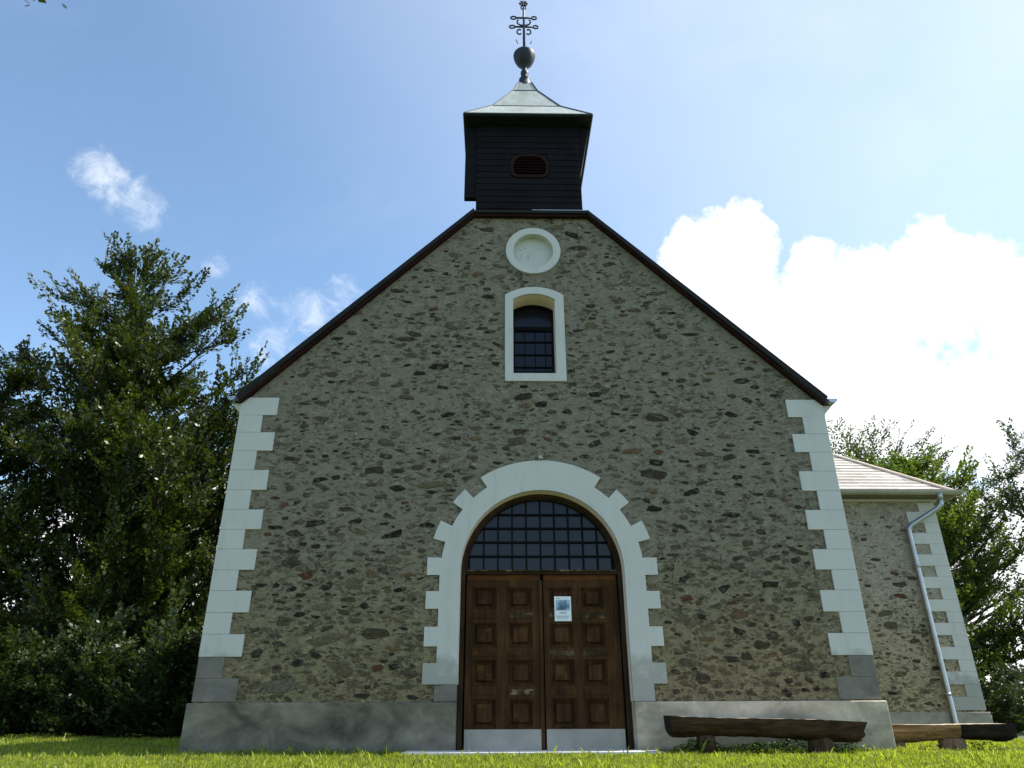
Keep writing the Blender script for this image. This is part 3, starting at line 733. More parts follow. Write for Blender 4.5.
def half_gutter(b, p0, p1, r, axis):
    n = 10; th = 0.006
    for k in range(n):
        a0, a1 = PI + PI * k / n, PI + PI * (k + 1) / n
        q = []
        for a, rr in ((a0, r), (a1, r), (a1, r - th), (a0, r - th)): q.append((math.cos(a) * rr, math.sin(a) * rr))
        if axis == 'y': vs = [(p0[0] + u, p0[1], p0[2] + v_) for u, v_ in q] + [(p1[0] + u, p1[1], p1[2] + v_) for u, v_ in q]
        else: vs = [(p0[0], p0[1] + u, p0[2] + v_) for u, v_ in q] + [(p1[0], p1[1] + u, p1[2] + v_) for u, v_ in q]
        b.add(vs, [(0, 1, 2, 3), (7, 6, 5, 4), (0, 4, 5, 1), (1, 5, 6, 2), (2, 6, 7, 3), (3, 7, 4, 0)])
    for p in (p0, p1):      # end caps
        pts = [(math.cos(PI + PI * k / n) * r, math.sin(PI + PI * k / n) * r) for k in range(n + 1)]
        d = 0.004 if p is p0 else -0.004
        if axis == 'y': vs = [(p[0] + u, p[1], p[2] + v_) for u, v_ in pts]
        else: vs = [(p[0], p[1] + u, p[2] + v_) for u, v_ in pts]
        b.add(vs, [tuple(range(len(vs)))])
for sx in (-1, 1):
    b = MB(); half_gutter(b, (sx * 4.655, -0.10, 4.90), (sx * 4.655, ND + 0.1, 4.90), 0.072, 'y')
    b.build('gutter', M['zinc'], church)
    b = MB(); q = [(4.524, 4.66), (4.68, 4.825), (4.524, 4.825)]
    if sx < 0: q = [(-x, z) for x, z in q][::-1]
    b.plate(q, [], 0.01, ND); b.build('eaves_cornice', M['white'], church)

# ------------------------------------------------------------------ bell turret (part of the church)
TX = -0.025; TW = 0.945; TY = 0.95
b = MB(); nb = 15; z0, z1 = 8.46, 10.56; hb = (z1 - z0) / nb
lz0, lz1, lx = 9.28, 9.82, 0.315
ov = [(x + 0.0, z) for x, z in (arc(0.19, 9.45, 0.125, -90, 0, 5) + arc(0.10, 9.60, 0.215, 0, 90, 6) + arc(-0.11, 9.60, 0.215, 90, 180, 6) + arc(-0.20, 9.45, 0.125, 180, 270, 5))]
b.plate([(TX - TW, z0), (TX + TW, z0), (TX + TW, z1), (TX - TW, z1)], [ov], 0.005, 0.06)
b.box(TX - TW, TX - TW + 0.06, 0.06, 1.9, z0, z1); b.box(TX + TW - 0.06, TX + TW, 0.06, 1.9, z0, z1); b.box(TX - TW, TX + TW, 1.9, 1.94, z0, z1)
for i in range(nb):       # lapped boards
    za, zb_ = z0 + i * hb, z0 + (i + 1) * hb
    segs = [(TX - TW - 0.005, TX + TW + 0.005)]
    if zb_ > 9.31 and za < 9.83: segs = [(TX - TW - 0.005, -0.335), (0.325, TX + TW + 0.005)]
    for (xa, xb) in segs:
        b.add([(xa, -0.014, za), (xb, -0.014, za), (xb, 0.006, za), (xa, 0.006, za), (xa, -0.004, zb_), (xb, -0.004, zb_), (xb, 0.006, zb_), (xa, 0.006, zb_)],
              [(0, 3, 2, 1), (4, 5, 6, 7), (0, 1, 5, 4), (1, 2, 6, 5), (2, 3, 7, 6), (3, 0, 4, 7)])
turret = b.build('bell_turret', M['clad'], church)
ov2 = [((x + 0.005) * 0.93 - 0.005, (z - 9.55) * 0.92 + 9.55) for x, z in ov]
b = MB(); b.plate([((x + 0.005) * 1.07 - 0.005, (z - 9.55) * 1.08 + 9.55) for x, z in ov], [ov2], -0.028, 0.03)
b.build('louvre_frame', M['louvre'], turret)
b = MB()
for k in range(8):
    z = 9.34 + k * 0.064; hw = 0.29 if z < 9.66 else 0.29 - (z - 9.66) * 1.0
    b.add([(-0.005 - hw, -0.005, z - 0.03), (-0.005 + hw, -0.005, z - 0.03), (-0.005 + hw, 0.05, z + 0.02), (-0.005 - hw, 0.05, z + 0.02), (-0.005 - hw, -0.005, z - 0.02), (-0.005 + hw, -0.005, z - 0.02), (-0.005 + hw, 0.05, z + 0.03), (-0.005 - hw, 0.05, z + 0.03)],
          [(0, 3, 2, 1), (4, 5, 6, 7), (0, 1, 5, 4), (1, 2, 6, 5), (2, 3, 7, 6), (3, 0, 4, 7)])
b.box(-0.33, 0.33, 0.055, 0.0595, 9.25, 9.85)
b.build('louvre', M['louvre'], turret)
# side hoods under the eaves
b = MB(); b.box(TX - 1.165, TX - TW - 0.002, 0.03, 0.14, 8.87, 10.56)
o = b.build('side_hood', M['clad'], turret, bevel=0.004); tag(o, 'boxed boarding on the left flank of the turret')
b = MB(); b.plate([(TX + TW + 0.002, 9.38), (TX + 1.165, 10.575), (TX + TW + 0.002, 10.575)], [], 0.03, 1.85)
o = b.build('side_hood', M['clad'], turret); tag(o, 'sloping boarding on the right flank of the turret')
# roof with three bell-cast stages
lev = [(1.19, 10.60), (1.19, 10.625), (0.67, 11.35), (0.25, 12.22), (0.14, 12.57)]
b = MB(); V = []
for (h, z) in lev:
    V += [(TX - h, TY - h, z), (TX + h, TY - h, z), (TX + h, TY + h, z), (TX - h, TY + h, z)]
Fc = [(0, 3, 2, 1)]
for i in range(len(lev) - 1):
    for k in range(4):
        k2 = (k + 1) % 4; Fc.append((i * 4 + k, i * 4 + k2, i * 4 + 4 + k2, i * 4 + 4 + k))
Fc.append(tuple(16 + k for k in range(4)))
b.add(V, Fc); b.build('turret_roof', M['roofmetal'], turret)
b = MB()
b.box(TX - 1.185, TX + 1.185, TY - 1.185, TY + 1.185, 10.565, 10.599)
b.build('soffit', M['verge'], turret)
b = MB()
for k in range(4):
    sx, sy = ((-1, -1), (1, -1), (1, 1), (-1, 1))[k]
    b.tube([(TX + sx * h, TY + sy * h, z + 0.005) for h, z in lev[1:]], 0.016, 6)
for (h, z) in lev[2:4]:
    for k in range(4):
        c = [(-1, -1), (1, -1), (1, 1), (-1, 1), (-1, -1)]
        b.tube([(TX + c[k][0] * h, TY + c[k][1] * h, z), (TX + c[k + 1][0] * h, TY + c[k + 1][1] * h, z)], 0.013, 6)
for k in range(4):
    c = [(-1, -1), (1, -1), (1, 1), (-1, 1), (-1, -1)]; h = 1.195
    b.tube([(TX + c[k][0] * h, TY + c[k][1] * h, 10.605), (TX + c[k + 1][0] * h, TY + c[k + 1][1] * h, 10.605)], 0.022, 6)
b.build('roof_seam', M['seam'], turret)
# finial and wrought cross
b = MB(); b.lathe(TX, TY, [(0.16, 12.54), (0.155, 12.57), (0.12, 12.59), (0.12, 12.78), (0.125, 12.79), (0.07, 12.82), (0.05, 12.88), (0.085, 12.95), (0.085, 13.02), (0.05, 13.08), (0.05, 13.16), (0.115, 13.22), (0.18, 13.31), (0.225, 13.42), (0.24, 13.50), (0.24, 13.53), (0.21, 13.57), (0.12, 13.62), (0.04, 13.70)])
b.build('finial', M['iron'], turret, smooth=True)
b = MB(); b.tube([(TX, TY, 13.60), (TX, TY, 15.06)], [0.032, 0.024], 8)
def ring(cx, cz, r, t=0.017, n=12, sx=1.0): b.tube([(cx + math.cos(2 * PI * k / n) * r * sx, TY, cz + math.sin(2 * PI * k / n) * r) for k in range(n + 1)], t, 6)
for (z, L) in ((14.72, 0.17), (14.43, 0.20)):
    b.tube([(TX - L, TY, z), (TX + L, TY, z)], 0.022, 6)
    for sx in (-1, 1): ring(TX + sx * (L + 0.062), z, 0.045, sx=1.4)
for sx in (-1, 1):
    b.tube([(TX + sx * (0.02 + 0.13 * math.sin(a)), TY, 14.48 + 0.2 * (1 - math.cos(a)) * 0.55) for a in np.linspace(0, 2.2, 8)], 0.018, 6)
    b.tube([(TX + sx * (0.10 + 0.055 * math.cos(a)), TY, 14.27 + 0.075 * math.sin(a)) for a in np.linspace(-2.4, 2.2, 12)], 0.017, 6)
    b.tube([(TX + sx * 0.14, TY, 13.90), (TX + sx * 0.18, TY, 14.02)], 0.010, 6)
ring(TX, 15.06, 0.06, 0.014)
for k in range(7):
    a = PI / 2 + 2 * PI * k / 7; b.tube([(TX, TY, 15.22), (TX + math.cos(a) * 0.11, TY, 15.22 + math.sin(a) * 0.11)], [0.03, 0.006], 6)
b.tube([(TX + math.cos(a) * 0.10, TY - 0.02, 15.20 + math.sin(a) * 0.10) for a in np.linspace(PI + 0.1, 2 * PI - 0.1, 9)], 0.015, 6)
b.build('cross', M['iron'], turret, smooth=True)

# ------------------------------------------------------------------ side wing (part of the church)
AY = 6.0
b = MB(); b.plate([(4.5, -0.1), (9.65, -0.1), (9.65, 4.98), (4.5, 4.98)], [], AY, AY + 0.5)
b.box(9.15, 9.65, AY + 0.5, AY + 5, -0.1, 4.98); b.box(4.5, 9.65, AY + 5, AY + 5.5, -0.1, 4.98)
wing = b.build('side_wing', M['rubble2'], church)
add_stones(wing, 4.6, 8.95, 0.46, 4.85, AY, 1000, lambda x, z, w_, h_: 4.6 < x - w_ and x + w_ < 8.95 and z - h_ > 0.46 and z + h_ < 4.85, 8, lowbias=0.6, warm=0.25, sc=0.95); tag(wing, 'lower side wing with paler rubble and a tiled hipped roof')
b = MB()
b.box(4.57, 9.72, AY - 0.06, AY + 0.1, -0.15, 0.44); b.box(9.60, 9.72, AY + 0.1, AY + 5.55, -0.15, 0.44)
b.build('plinth', M['wingplinth'], wing, bevel=0.01)
b = MB(); zt = 4.69; k = 0
while zt > 0.5:
    long_ = k % 2 == 0; h = 0.255 if long_ else 0.24
    zb_ = max(zt - h, 0.445); b.box(8.97 if long_ else 9.33, 9.67, AY - 0.022, AY + (0.5 if not long_ else 0.3), zb_ + 0.001, zt - 0.001); zt -= h; k += 1
b.box(9.28, 9.67, AY - 0.022, AY + 0.3, 4.691, 4.90)
b.build('quoin', M['white'], wing, bevel=0.003)
b = MB(); b.box(4.5, 9.75, AY - 0.06, AY - 0.002, 4.93, 4.985); b.box(9.66, 9.75, AY - 0.002, AY + 5.6, 4.93, 4.985)
b.build('eaves_cornice', M['white'], wing, bevel=0.01)
# hipped roof laid in courses of flat tiles
ex, ey, ez_, sl = 10.06, AY - 0.35, 5.05, 0.84
D2 = (5.5 + 0.7) / 2; zr = ez_ + D2 * sl; xk = ex - D2
b = MB(); nc = 22; th = 0.018
def lerp(p, q, t): return tuple(a + (c - a) * t for a, c in zip(p, q))
def coursed(e0, e1, t0, t1):
    n = (Vector(e1) - Vector(e0)).cross(Vector(t0) - Vector(e0)).normalized()
    if n.z < 0: n = -n
    for i in range(nc):
        a, c = i / nc, (i + 1) / nc
        p0, p1, p2, p3 = lerp(e0, t0, a), lerp(e1, t1, a), lerp(e1, t1, c), lerp(e0, t0, c)
        up = n * th
        vs = [p0, p1, p2, p3] + [tuple(Vector(p) + up) for p in (p0, p1)] + [tuple(Vector(p) + n * 0.002) for p in (p2, p3)]
        b.add(vs, [(4, 5, 6, 7), (0, 1, 5, 4), (1, 2, 6, 5), (3, 0, 4, 7)])
coursed((4.2, ey, ez_), (ex, ey, ez_), (2.4, ey + D2, zr), (xk, ey + D2, zr))
coursed((ex, ey, ez_), (ex, ey + 2 * D2, ez_), (xk, ey + D2, zr), (xk, ey + D2, zr))
coursed((ex, ey + 2 * D2, ez_), (4.2, ey + 2 * D2, ez_), (xk, ey + D2, zr), (2.4, ey + D2, zr))
b.build('roof', M['tile'], wing)
b = MB(); b.tube([(ex, ey, ez_ + 0.03), (xk, ey + D2, zr + 0.03)], 0.045, 8); b.tube([(ex, ey + 2 * D2, ez_ + 0.03), (xk, ey + D2, zr + 0.03)], 0.045, 8); b.tube([(xk, ey + D2, zr + 0.03), (3.0, ey + D2, zr + 0.03)], 0.05, 8)
b.build('ridge_tile', M['cream'], wing)
b = MB(); b.box(4.5, ex - 0.02, ey + 0.01, AY, ez_ - 0.06, ez_ - 0.012); b.box(9.67, ex - 0.02, AY, ey + 2 * D2, ez_ - 0.06, ez_ - 0.012)
b.build('soffit', M['greystone'], wing)
b = MB(); half_gutter(b, (4.7, ey - 0.07, ez_ + 0.03), (ex + 0.06, ey - 0.07, ez_ + 0.03), 0.10, 'x'); half_gutter(b, (ex + 0.05, ey - 0.1, ez_ + 0.03), (ex + 0.05, ey + 2 * D2, ez_ + 0.03), 0.08, 'y')
b.build('gutter', M['kick'], wing)
b = MB()
b.tube([(9.60, ey - 0.07, 5.02), (9.60, ey - 0.07, 4.86)], [0.085, 0.055], 12)
b.tube([(9.60, ey - 0.07, 4.87), (9.59, ey - 0.05, 4.76), (9.50, ey - 0.02, 4.67), (8.98, AY - 0.11, 4.36), (8.89, AY - 0.10, 4.27), (8.88, AY - 0.10, 4.15), (8.90, AY - 0.10, 0.25), (8.92, AY - 0.16, 0.0)], 0.058, 12)
for z in (3.42, 0.78): b.tube([(8.885, AY - 0.10, z - 0.03), (8.885, AY - 0.10, z + 0.03)], 0.066, 12)
b.box(8.82, 8.95, AY - 0.05, AY + 0.01, 3.40, 3.43); b.box(8.82, 8.95, AY - 0.05, AY + 0.01, 0.77, 0.80)
b.build('downpipe', M['zinc'], wing, smooth=True)

# ------------------------------------------------------------------ log benches
def half_log(L, wd, th, end_jit, seed, mats, shade_from=None, n=34, m=18):
    """flat-topped half log along x from 0 to L, top near z = 0"""
    r = np.random.default_rng(seed); b = MB(); vs = []; off = r.normal(0, 1, (n + 1, m))
    for i in range(n + 1):
        t = i / n; x = t * L
        e = 1 - 0.40 * max(0, 1 - t / 0.05) ** 1.5 * 0.8 - 0.40 * max(0, 1 - (1 - t) / 0.04) ** 1.5
        thx = th * (0.92 + 0.10 * math.sin(t * 5 + seed) - 0.12 * t) * (0.75 + 0.25 * e)
        for k in range(m):
            a = PI + PI * k / (m - 1)
            cy = math.cos(a) * wd / 2; cz = math.sin(a)
            y = cy * (1 + 0.05 * math.sin(4 * t + k)); z = -abs(cz) ** 0.62 * thx
            jx = 0
            if i == 0: jx = end_jit * (-(cz) * 0.6 + 0.1 * off[i][k])
            if i == n: jx = -end_jit * (-(cz) * 0.25 + 0.25 * off[i][k])
            z += 0.004 * off[i][k] * (0 < k < m - 1); vs.append((x + jx, y, z + (0.006 * math.sin(t * 7 + seed) + 0.0015 * off[i][0] if k in (0, m - 1) else 0)))
    fs = []; mi = []
    b.v = vs
    for i in range(n):
        for k in range(m):
            k2 = (k + 1) % m; b.f.append((i * m + k, i * m + k2, (i + 1) * m + k2, (i + 1) * m + k))
            top = (k == m - 1)
            b.m.append(2 if top and (shade_from is None or i / n < 0.97) else (1 if shade_from is not None and i / n > shade_from else 0))
    b.f.append(tuple(range(m))); b.m.append(1); b.f.append(tuple(n * m + k for k in reversed(range(m)))); b.m.append(1)
    return b
def stump(r, h, seed, dx=0.0):
    g = np.random.default_rng(seed); b = MB(); prof = []
    n = 14
    for i, z in enumerate(np.linspace(-0.06, h, 7)):
        rr = r * (1.08 - 0.10 * i / 6)
        for k in range(n):
            a = 2 * PI * k / n; q = rr * (1 + 0.07 * math.sin(3 * a + seed) + g.normal(0, 0.012)); b.v.append((math.cos(a) * q + dx * i / 6, math.sin(a) * q, z))
    for i in range(6):
        for k in range(n):
            k2 = (k + 1) % n; b.f.append((i * n + k, i * n + k2, (i + 1) * n + k2, (i + 1) * n + k)); b.m.append(0)
    b.f.append(tuple(6 * n + k for k in range(n))); b.m.append(0)
    return b
b1 = empty('log_bench', (1.54, -0.52, 0.0), math.radians(0.5))
tag(b1, 'dark weathered half-log bench standing against the church plinth right of the door', 'bench')
o = half_log(2.38, 0.40, 0.265, 0.06, 3, None).build('seat', [M['log_dark'], M['log_black'], M['log_top']], b1, smooth=False); o.location = (0, 0, 0.425); o.rotation_euler = (0, math.radians(1.7), 0)
for x, r_, s_ in ((0.45, 0.115, 2), (1.87, 0.145, 5)):
    o = stump(r_, 0.22, s_).build('leg', M['leg'], b1, smooth=True); o.location = (x, 0, 0)
b2 = empty('log_bench', (4.78, 1.15, -0.08), math.radians(-6))
tag(b2, 'brown half-log bench with shade painted on its right end beyond the church corner by the side wing', 'bench')
o = half_log(1.95, 0.50, 0.27, 0.04, 8, None, shade_from=0.60).build('seat', [M['log_brown'], M['log_black'], M['log_top']], b2); o.location = (0, 0, 0.375)  # right part coloured dark to stand for shade
for x, r_, s_ in ((0.36, 0.13, 7), (1.12, 0.17, 9)):
    o = stump(r_, 0.20, s_).build('leg', M['leg2'], b2, smooth=True); o.location = (x, -0.02, 0)

# broad-leaved weeds round the bench feet
def weeds():
    n = 3600
    x = np.concatenate([rng.uniform(1.62, 4.05, 2300), 1.98 + rng.normal(0, .12, 500), rng.uniform(4.75, 6.9, 800)])
    y = np.concatenate([rng.uniform(-0.55, -0.09, 2300), rng.uniform(-0.7, -0.2, 500), rng.uniform(0.75, 1.3, 800)])
    env = 0.06 + 0.10 * np.abs(np.sin(x * 2.3) * np.sin(x * 5.1 + 1)) + 0.05 * (np.abs(x - 3.0) < 0.35)
    z = gz(x, y) + rng.uniform(0.01, 1, len(x)) * env
    c = np.stack([x, y, z], 1); a = rng.uniform(0, 2 * PI, len(x)); L = rng.uniform(0.012, 0.03, len(x))
    d = np.stack([np.cos(a), np.sin(a), rng.uniform(-0.2, 0.8, len(x))], 1) * L[:, None]; s_ = np.stack([-np.sin(a), np.cos(a), rng.uniform(-.4, .4, len(x))], 1) * L[:, None] * 0.55
    V = np.stack([c - d, c + s_, c + d, c - s_], 1)
    st = np.stack([x, y, gz(x, y) - 0.01], 1)
    o = leaf_mesh('weeds', V, rng.random(len(x)) * 0.8, M['weed']); tag(o, 'low dark green weeds growing under and behind the log benches', 'weeds', kind='stuff')
weeds()

# ------------------------------------------------------------------ trees
def sample_ell(ells, n, g, shell=0.55):
    w_ = np.array([e[3] * e[4] * e[5] for e in ells]) ** 0.8; w_ /= w_.sum(); out = []
    for i in g.choice(len(ells), n, p=w_):
        e = ells[i]; v = g.normal(0, 1, 3); v /= np.linalg.norm(v); r = 0.30 + 0.85 * g.random() ** 0.55
        out.append((e[0] + v[0] * e[3] * r, e[1] + v[1] * e[4] * r, e[2] + v[2] * e[5] * r))
    return np.array(out)
def tree(name, label, base, trunk_pts, r0, ells, ntips, ntwig, nleaf, leafL, twigL, mat, seed, group=None, wind=(0, 0, 0), up=0.35, extra=None, flat=0.35, minz=0.25, cat='tree', trunk_name='trunk'):
    g = np.random.default_rng(seed)
    root = empty(name, base); tag(root, label, cat, group)
    tb = MB(); tp = [np.array(p, float) for p in trunk_pts]
    # refined, slightly crooked trunk
    pts = []
    for i in range(len(tp) - 1):
        for k in range(4): pts.append(tp[i] + (tp[i + 1] - tp[i]) * k / 4 + g.normal(0, 0.04, 3) * (i + k > 0))
    pts.append(tp[-1]); pts = np.array(pts); H = pts[-1][2]
    rad = [r0 * (1.25 if i == 0 else 1) * max(0.06, (1 - i / (len(pts) - 1)) ** 0.8) for i in range(len(pts))]
    tb.tube(pts, rad, 10)
    tips = sample_ell(ells, ntips, g)
    if extra is not None: tips = np.concatenate([tips, np.array(extra, float)])
    LV = []; LT = []
    wind = np.array(wind, float)
    for ti, tip in enumerate(tips):
        if tip[2] < minz: tip[2] = minz + g.random() * 0.8
        dxy = np.hypot(*(tip[:2] - pts[:, :2][np.argmin(abs(pts[:, 2] - tip[2]))]))
        zatt = np.clip(tip[2] - dxy * g.uniform(0.35, 0.95), 0.12 * H if tip[2] > 0.15 * H else tip[2] * 0.5, H * 0.96)
        k = int(np.argmin(abs(pts[:, 2] - zatt))); st = pts[k]
        mid = st * 0.45 + tip * 0.55 + np.array([0, 0, -0.10 * dxy * g.random()]) + g.normal(0, 0.18, 3)
        n = 7; cur = [(1 - t) ** 2 * st + 2 * (1 - t) * t * mid + t * t * tip for t in np.linspace(0, 1, n)]
        br = min(rad[k] * 0.55, 0.018 + 0.016 * dxy)
        tb.tube(cur, [br * (1 - 0.85 * j / (n - 1)) for j in range(n)], 5, caps=False)
        cur = np.array(cur); tot = np.linalg.norm(cur[-1] - cur[0]) + 0.3
        bd = cur[-1] - cur[-3]; bd /= np.linalg.norm(bd) + 1e-6
        tone = g.random()
        nt_ = max(3, int(ntwig * (0.6 + 0.8 * g.random())))
        for q in range(nt_):
            t = 1 - 0.72 * g.random() ** 1.25; f_ = t * (n - 1); j = min(int(f_), n - 2); p0 = cur[j] + (cur[j + 1] - cur[j]) * (f_ - j)
            rd = g.normal(0, 1, 3); rd[2] *= flat
            d = bd * 0.75 + rd * 0.62 + np.array([0, 0, up]) + wind
            if q == 0: d = bd + np.array([0, 0, up]) + wind; p0 = cur[-1]
            d /= np.linalg.norm(d); L = twigL * g.uniform(0.55, 1.25)
            p1 = p0 + d * L + np.array([0, 0, -0.06 * L])
            tb.tube([p0, (p0 + p1) / 2 + np.array([0, 0, 0.03]), p1], [0.011, 0.008, 0.004], 3, caps=False)
            m = max(6, int(nleaf * L / twigL)); tt = (np.arange(m) + g.random(m)) / m
            side = np.cross(d, np.array([0, 0, 1.0])) + g.normal(0, 0.28, 3); side /= np.linalg.norm(side) + 1e-6
            nrm = np.cross(side, d)
            sg = np.where(np.arange(m) % 2 == 0, 1, -1)[:, None]
            wdt = (0.22 * L * np.sqrt(np.clip(1.05 - tt, 0.03, 1)))[:, None] * g.random((m, 1)) ** 0.6
            c = p0 + d * L * tt[:, None] + side * sg * wdt + nrm * g.normal(0, 0.045, (m, 1))
            ld = d * 0.7 + side * sg * 0.75 + g.normal(0, 0.30, (m, 3)); ld /= np.linalg.norm(ld, axis=1)[:, None]
            ln = nrm + g.normal(0, 0.42, (m, 3)); ls = np.cross(ld, ln); ls /= np.linalg.norm(ls, axis=1)[:, None] + 1e-6
            s_ = (leafL * g.uniform(0.7, 1.25, m))[:, None]
            LV.append(np.stack([c - ld * s_ * 0.5, c + ls * s_ * 0.30, c + ld * s_ * 0.5, c - ls * s_ * 0.30], 1))
            LT.append(np.clip(g.normal(0.30 + 0.35 * tone, 0.16, m), 0, 0.85))
    tb.build(trunk_name, M['bark'], root, smooth=True)
    leaf_mesh('crown', np.concatenate(LV), np.concatenate(LT), mat, root)
    return root

# the big beech left of the church
tree('beech_tree', 'tallest dark green tree with a ragged pointed top left of the church', (-10.9, 12.0, 0), [(0, 0, -0.2), (-0.2, 0, 3), (-0.9, 0.1, 6.5), (-2.0, 0, 11), (-3.0, 0, 15.0)], 0.27,
     [(-3.2, 0, 13.4, 1.0, 1.2, 1.7), (-2.6, 0, 11.5, 2.5, 2.2, 2.0), (-1.9, 0, 9.0, 3.9, 3.2, 2.6), (-1.1, -0.2, 6.2, 4.1, 3.3, 2.6), (-0.7, -0.3, 3.4, 3.9, 3.0, 2.2)],
     245, 14, 42, 0.14, 1.05, M['leaf'], 11, 'trees left of the church', wind=(-0.02, 0, 0.05), up=0.45,
     extra=[(-3.35, 0, 15.6), (-3.2, 0.1, 15.2), (-3.6, 0, 15.0), (-5.9, 0, 14.2), (-5.2, 0.2, 13.2), (-4.8, 0, 14.1), (0.5, 0, 13.9), (0.2, 0.2, 13.2), (-0.7, 0, 14.4), (1.0, 0, 12.3), (-1.8, 0, 14.9), (1.7, 0, 10.6), (1.6, 0, 9.6), (-6.3, 0, 11.5), (-4.1, 0, 15.2), (-2.6, 0, 15.6), (-5.4, 0, 12.4), (0.9, 0, 13.0), (2.0, 0, 11.3), (2.3, 0, 10.0), (2.6, 0, 8.8)])
tree('beech_tree', 'lower rounded tree at the left edge of the picture beside the tallest tree', (-16.3, 11.5, 0), [(0, 0, -0.2), (0.1, 0, 4), (-0.3, 0, 8), (-0.5, 0, 12)], 0.24,
     [(-0.9, 0, 10.6, 1.4, 1.5, 1.6), (-0.6, 0, 8.8, 2.2, 2.2, 2.0), (0, 0, 6.2, 3.0, 2.6, 2.5), (0.2, 0, 3.4, 3.0, 2.6, 2.3)],
     135, 13, 36, 0.14, 1.0, M['leaf'], 23, 'trees left of the church', up=0.35)
tree('beech_tree', 'thin leaning tree with a bare dark stem close behind the left side of the church', (-8.7, 13.5, 0), [(0, 0, -0.2), (-0.4, 0, 3), (-0.3, 0, 6.0), (-0.6, 0, 9)], 0.15,
     [(-0.6, 0, 7.6, 1.7, 1.7, 1.6), (-0.3, 0, 5.0, 2.0, 1.7, 1.8)], 60, 12, 36, 0.14, 0.9, M['leaf'], 31, 'trees left of the church')
tree('beech_tree', 'broad dark tree filling the gap between the two front trees on the left', (-14.5, 16.0, 0), [(0, 0, -0.2), (0, 0, 4), (0.3, 0, 8), (0.2, 0, 11)], 0.22,
     [(0, 0, 8.6, 3.0, 2.2, 2.6), (0, 0, 5.0, 3.8, 2.6, 2.8), (0, 0, 2.6, 3.8, 2.6, 1.9)], 115, 12, 34, 0.15, 1.0, M['leaf'], 37, 'trees left of the church')
# undergrowth
for i, (x, y, h, rw, lab) in enumerate([(-17.0, 9.0, 2.4, 1.8, 'dense bush at the left edge of the picture below the rounded tree'), (-14.0, 8.4, 2.1, 1.7, 'low dark bush beneath the tallest tree, left of its trunk'), (-11.6, 7.6, 1.8, 1.5, 'bush standing in front of the trunk of the tallest tree'), (-9.3, 7.3, 2.2, 1.5, 'bush right of the tallest trunk, on the shaded grass'), (-7.2, 6.6, 2.0, 1.3, 'bush half hidden behind the left corner of the church'), (-12.8, 12.5, 2.8, 1.9, 'taller bush deep in the shade behind the tallest trunk'), (-9.6, 14.5, 2.8, 1.9, 'bush farthest back between the tallest trunk and the church'), (-17.5, 13.5, 2.8, 2.0, 'bush farthest back at the left edge behind the rounded tree')]):
    tree('bush', lab, (x, y, 0), [(0, 0, -0.1), (0.05, 0, 0.6), (0, 0, h * 0.8)], 0.06, [(0, 0, h * 0.5, rw, rw * 0.8, h * 0.55), (0, 0, h * 0.2, rw * 1.1, rw * 0.8, h * 0.25)], 110, 11, 26, 0.11, 0.55, M['shrub_leaf'], 50 + i, 'bushes under the left trees', minz=0.1, cat='bush', trunk_name='stem')
# right-hand trees
tree('beech_tree', 'bright green leafy tree rising directly behind the tiled side wing roof', (14.6, 14.5, 0), [(0, 0, -0.3), (0, 0, 3), (-0.3, 0, 6), (-0.6, 0, 9)], 0.22,
     [(-0.6, 0, 8.2, 2.0, 1.8, 1.2), (-0.2, 0, 6.4, 2.9, 2.2, 1.8), (0.2, 0, 4.2, 2.8, 2.2, 1.8), (0.4, 0, 2.2, 2.6, 2.0, 1.6)],
     105, 12, 36, 0.135, 1.0, M['leaf_bright'], 61, 'trees right of the church', up=0.3)
tree('beech_tree', 'open windswept tree with dark forking limbs at the right edge of the picture', (18.6, 14.0, 0), [(0, 0, -0.3), (-0.3, 0, 2.5), (-0.6, 0, 5.0), (-0.8, 0, 8.0)], 0.26,
     [(-0.3, 0, 8.2, 2.2, 1.8, 1.5), (0.6, 0, 6.0, 2.6, 2.0, 1.5), (-0.2, 0, 4.0, 2.4, 2.2, 1.4), (0.6, 0, 2.0, 2.6, 2.0, 1.3)],
     62, 10, 28, 0.12, 1.0, M['leaf_grey'], 67, 'trees right of the church', wind=(0.5, 0, 0.12), up=0.25)
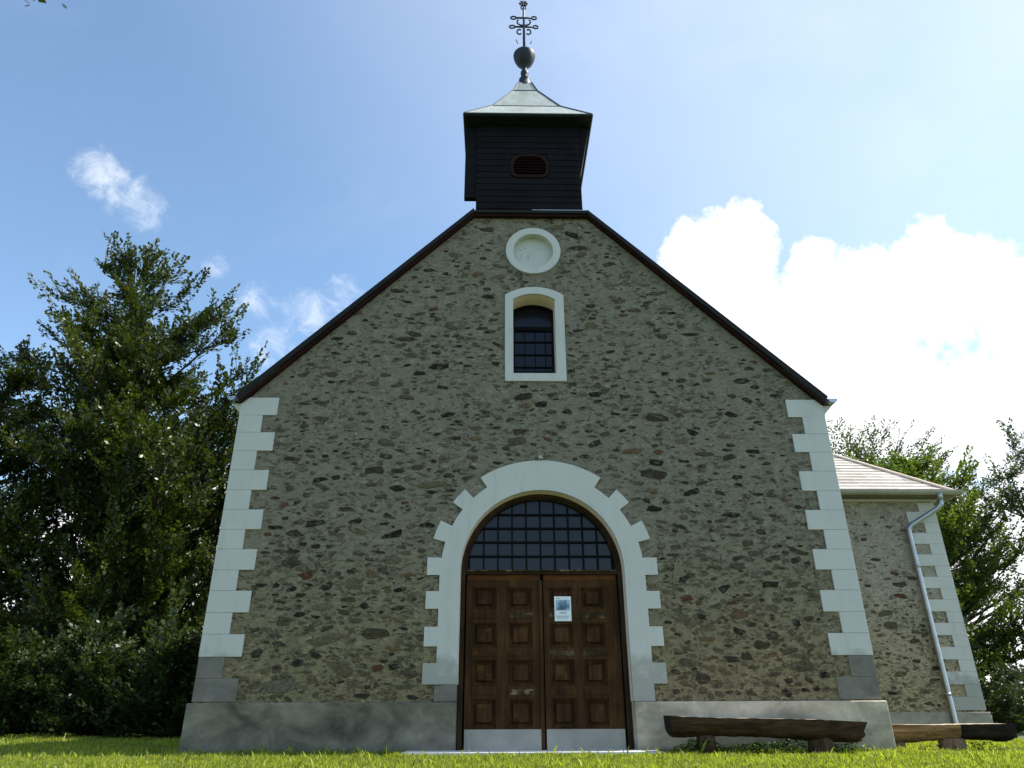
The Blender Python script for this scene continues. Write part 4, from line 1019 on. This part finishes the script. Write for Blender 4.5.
tree('beech_tree', 'tall thin-crowned tree with streaming twigs standing farthest back on the right', (16.5, 19.0, 0), [(0, 0, -0.3), (0, 0, 4), (-0.6, 0, 7.5), (-1.0, 0, 10.6)], 0.26,
     [(-2.0, 0, 10.5, 2.0, 1.8, 1.3), (0.9, 0, 9.8, 2.4, 1.8, 1.2), (0.2, 0, 8.2, 3.6, 2.2, 1.6), (1.5, 0, 6.0, 3.5, 2.2, 2.0)],
     100, 10, 28, 0.12, 1.05, M['leaf_grey'], 71, 'trees right of the church', wind=(0.55, 0, 0.1), up=0.25)
tree('beech_tree', 'tree hidden behind the church with only its top showing above the right roof edge', (14.15, 22.5, 0), [(0, 0, -0.3), (0, 0, 6), (0.1, 0, 10), (0.1, 0, 16.0)], 0.25,
     [(0, 0, 13.6, 1.0, 1.0, 2.4), (0, 0, 8, 2.2, 2.0, 3.0)], 30, 9, 24, 0.11, 0.8, M['leaf'], 73, 'trees right of the church', up=0.4)
for i, (x, y, h, rw, lab) in enumerate([(11.8, 9.0, 1.3, 1.2, 'low bush beyond the end of the side wing'), (14.0, 10.0, 1.6, 1.4, 'bush at the right edge behind the brown log bench')]):
    tree('bush', lab, (x, y, -0.1), [(0, 0, -0.1), (0.05, 0, 0.5), (0, 0, h * 0.8)], 0.05, [(0, 0, h * 0.55, rw, rw * 0.8, h * 0.5)], 50, 8, 22, 0.09, 0.45, M['shrub_leaf'], 80 + i, 'bushes right of the church', minz=0.1, cat='bush', trunk_name='stem')
# tree left of the photographer; only a twig tip of it reaches the picture's top left corner
bt = tree('beech_tree', 'tree outside the left edge with only leaf tips hanging into the top left corner', (-11.0, -7.5, -0.9), [(0, 0, -0.2), (0.1, 0, 4), (0.2, 0.1, 8), (0, 0, 11)], 0.26,
     [(-0.8, -0.6, 9.2, 2.4, 2.4, 2.2), (-0.8, -0.8, 6.6, 2.6, 2.6, 2.0)], 50, 10, 26, 0.12, 1.0, M['leaf'], 91, 'trees left of the church', up=0.2, extra=[(4.93, 3.0, 8.90), (3.4, 2.2, 9.6), (4.0, 1.6, 9.9), (4.0, 3.4, 9.9), (2.6, 1.4, 9.4)])
